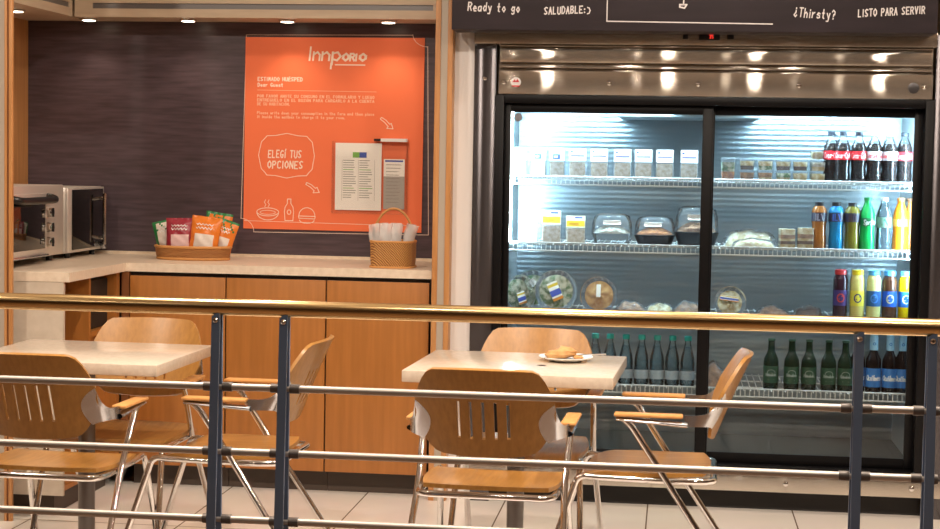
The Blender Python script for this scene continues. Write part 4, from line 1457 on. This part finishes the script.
t.grid(pastry, 28, 16)
o = t.build('pastry', PAST, None, loc=(-.340, 5.385, pz), smooth=60)
tag(o, 'golden half eaten pastry on the white plate', 'pastry')
for i, (x, y, r_) in enumerate(((.036, -.005, .013), (.048, .012, .009), (.030, .022, .010))):
    o = MB().lathe([(r_ * .5, 0), (r_, r_ * .35), (r_ * .8, r_ * .8), (r_ * .2, r_)], (0, 0, 0), 9).build('pastry_crumb', PAST, None, loc=(-.340 + x, 5.385 + y, pz + .0065))
    tag(o, ['largest pastry crumb right of the pastry on the plate', 'small pastry crumb near the fork on the plate', 'pastry crumb at the back of the plate'][i], 'crumb', 'crumbs on the plate')
t = MB()
t.tube([(.02, .012, .0145), (.075, .018, .021), (.11, .020, .024), (.128, .021, .024)], [.0035, .0028, .0035, .0045], 8)
t.v = [(x, y, .018 + (z - .018) * .8) for x, y, z in t.v]
o = t.build('fork', M['chrome'], None, loc=(-.340, 5.385, pz))
tag(o, 'metal fork resting on the rim of the plate', 'fork')
o = MB().lathe([(.005, 0), (.010, .0015), (.004, .003)], (0, 0, 0), 10, sx=1.6).build('food_scrap', flat('scrap_brown', (90, 60, 40), .6), None, loc=(-.405, 5.235, pz))
tag(o, 'small dark food scrap on the table in front of the plate', 'crumb')

# ================================================================== CHAIRS
CGRP = 'plywood armchairs around the two tables'


def make_chair(label):
    c = thing('armchair', label, 'chair', group=CGRP)
    # seat: rounded plywood, waterfall front
    def seat(u, v):
        a, b_ = 2 * u - 1, 2 * v - 1
        k_ = .42
        x = a * math.sqrt(1 - k_ * b_ * b_ / 2)
        y = b_ * math.sqrt(1 - k_ * a * a / 2)
        z = .452 - .028 * max(0, (y - .55) / .45) ** 2 - .008 * (1 - x * x) * (1 - y * y) + .006 * max(0, -y) ** 2
        return (x * .202, y * .195 + .004, z)
    t = MB()
    t.grid(seat, 22, 22)
    t.build('seat', M['chair_wood'], c, solid=.012, smooth=50)

    # backrest
    half = .196
    def prof(x):
        a = abs(x) / half
        zt = .806 - .095 * max(0, (a - .68) / .32) ** 2.3 - .006 * a * a
        zb = .545 + .022 * a * a + .085 * max(0, (a - .62) / .38) ** 2.0
        return zb, zt
    slots = [k_ * .0345 for k_ in (-2, -1, 0, 1, 2)]
    xs_ = set()
    for s_ in slots:
        xs_ |= {round(s_ - .0042, 5), round(s_ + .0042, 5)}
    for i in range(25):
        a = -1 + 2 * i / 24
        x = half * math.sin(a * math.pi / 2)
        if all(abs(x - s_) > .009 for s_ in slots):
            xs_.add(round(x, 5))
    xs_ = sorted(xs_)
    rowsf = [0, .10, .21, .22, .36, .50, .64, .65, .80, .92, 1.0]

    def bk(i, j):
        x = xs_[i]
        zb, zt = prof(x)
        z = zb + (zt - zb) * rowsf[j]
        y = -.195 - (z - .55) * .40 - .05 * max(0, z - .70) + 1.05 * x * x
        return (x, y, z)
    t = MB()
    n_ = len(xs_)
    t.v = [bk(i, j) for j in range(len(rowsf)) for i in range(n_)]
    for j in range(len(rowsf) - 1):
        for i in range(n_ - 1):
            xm = (xs_[i] + xs_[i + 1]) / 2
            if .20 < (rowsf[j] + rowsf[j + 1]) / 2 < .645 and any(abs(xm - s_) < .003 for s_ in slots):
                continue
            t.f.append((j * n_ + i, j * n_ + i + 1, (j + 1) * n_ + i + 1, (j + 1) * n_ + i))
            t.mi.append(0)
    t.build('backrest', M['back_wood'], c, solid=.011, smooth=35)

    # tubular frame
    R = .0100
    t = MB()
    pts = [(-.192, .15, .432), (-.196, -.13, .430), (-.188, -.201, .432), (.188, -.201, .432), (.196, -.13, .430), (.192, .15, .432)]
    t.tube(pts, R, 12, fillet=.06, fseg=8)
    t.build('seat_frame', M['chrome'], c)
    for s_ in (-1, 1):
        t = MB()
        t.tube([(s_ * .192, .150, .432), (s_ * .193, .205, .436), (s_ * .214, .345, 0.004)], R, 12, fillet=.06, fseg=8)
        t.build('leg', M['chrome'], c)
        t = MB()
        t.tube([(s_ * .221, .070, .617), (s_ * .220, .045, .595), (s_ * .214, -.06, .435), (s_ * .236, -.345, 0.004)], R, 12, fillet=.03)
        t.build('leg', M['chrome'], c)
    for s_ in (-1, 1):
        # metal arm under the pad
        t = MB()
        def arm(u, v):
            k_ = u
            y = .092 - .211 * k_
            wv_ = .017
            a = 2 * math.pi * v
            dx = .0
            return (s_ * (.224 + dx) + wv_ * math.cos(a), y, .617 + .006 * math.sin(a) * (1 + .5 * k_) - .012 * k_)
        t.grid(arm, 12, 12)
        am = t.build('arm', M['cast'], c, smooth=60)
        t = MB()
        def br(u, v):
            # u: 0 at the arm, 1 on the backrest; v: 0 bottom, 1 top
            u = u ** 1.6
            z0 = .600 - .012 * u ** 2
            z1 = .634 + .068 * u ** 2.4
            z = z0 + (z1 - z0) * v
            w2 = 2 * v - 1
            xb = .153 + (.044 if w2 > 0 else .024) * w2 * w2
            x = .230 + (xb - .230) * u ** .9
            yb = -.195 - (z - .55) * .40 - .05 * max(0, z - .70) + 1.05 * x * x - .0135
            k_ = min(1.0, max(0.0, (x - .196) / .034))     # flat on the rear of the back, then round its edge to the arm
            y = yb + (-.110 - yb) * (1 - math.sqrt(max(0.0, 1 - k_ * k_)))
            return (s_ * x, y, z)
        t.grid(br, 26, 10)
        t.build('bracket', M['cast'], c, solid=.004, smooth=60)
        t = MB().box(s_ * .224 - .0225, s_ * .224 + .0225, -.106, .098, .6245, .6355, .005)
        t.build('arm_pad', M['pad_wood'], c)
    return c


chairs = (('armchair with its back to the camera at the table with the plate', -.512, 4.885, -.03), ('armchair behind the table with the plate, facing the camera', -.468, 5.475, math.pi - .03),
          ('armchair seen from the side at the right of the table with the plate', -.066, 5.232, math.pi / 2 - .02), ('armchair with its back to the camera at the left table', -1.842, 4.905, -.03),
          ('armchair behind the empty left table, facing the camera', -1.815, 5.43, math.pi), ('armchair seen from the side between the empty left table and the railing posts', -1.392, 5.25, math.pi / 2 - .03))
ch0 = make_chair(chairs[0][0])
for i, (lb, x, y, rz) in enumerate(chairs):
    o = ch0 if i == 0 else copy_tree(ch0)
    o['label'] = lb
    o.location = (x, y, 0)
    o.rotation_euler = (0, 0, rz)

# ================================================================== RAILING
RY = 3.80
c = thing('railing', 'brass topped railing with grey bars across the foreground', 'railing', (-.45, RY, 0))
K = .45
XA, XB = -2.4, .594
MB().tube([(XA + K, 0, 1.027), (XB + K, 0, 1.027)], .0195, 24).build('handrail', M['brass'], c)
cp = MB().tube([(XB + K, 0, 1.027), (XB + K + .012, 0, 1.027), (XB + K + .03, 0, 1.026)], [.0197, .012, .012], 16).build('end_cap', M['brass'], c)
RZ = (.840, .688, .528, .36, .19)
for z in RZ:
    MB().tube([(XA + K, .012, z), (.590 + K, .012, z)], .0088, 14).build('rail', M['satin'], c)
for px in (-1.050, -.890, .409, .5665):
    x = px + K
    t = MB()
    t.prism([(x - .0095, 1.006), (x + .0095, 1.021), (x + .0115, 0), (x - .0115, 0)], -.004, .004)
    # back bar upright, front bar leaning out towards the floor
    t.v = [(vx, vy - .010 - .062 * (1.021 - vz), vz) for vx, vy, vz in t.v]
    p_ = t.build('post_bar', M['bar_blue'], c, smooth=0)
    b2 = MB().prism([(x - .0095, 1.006), (x + .0095, 1.021), (x + .0115, 0), (x - .0115, 0)], .006, .016)
    q_ = b2.build('post_bar', M['bar_blue'], c, smooth=0)
    MB().lathe([(.006, -.014), (.0065, -.018), (.003, -.021)], (x, 0, .998), 12, axis='Y').build('bolt', M['chrome'], p_)
    for z in RZ:
        for s_ in (-1, 1):
            if (px > .5 and s_ > 0):
                MB().tube([(x + .0115, .012, z), (x + .024, .012, z)], .0115, 14).build('collar', M['collar'], q_)
            else:
                MB().tube([(x + s_ * .0115, .012, z), (x + s_ * .034, .012, z)], .0112, 14).build('collar', M['collar'], q_)
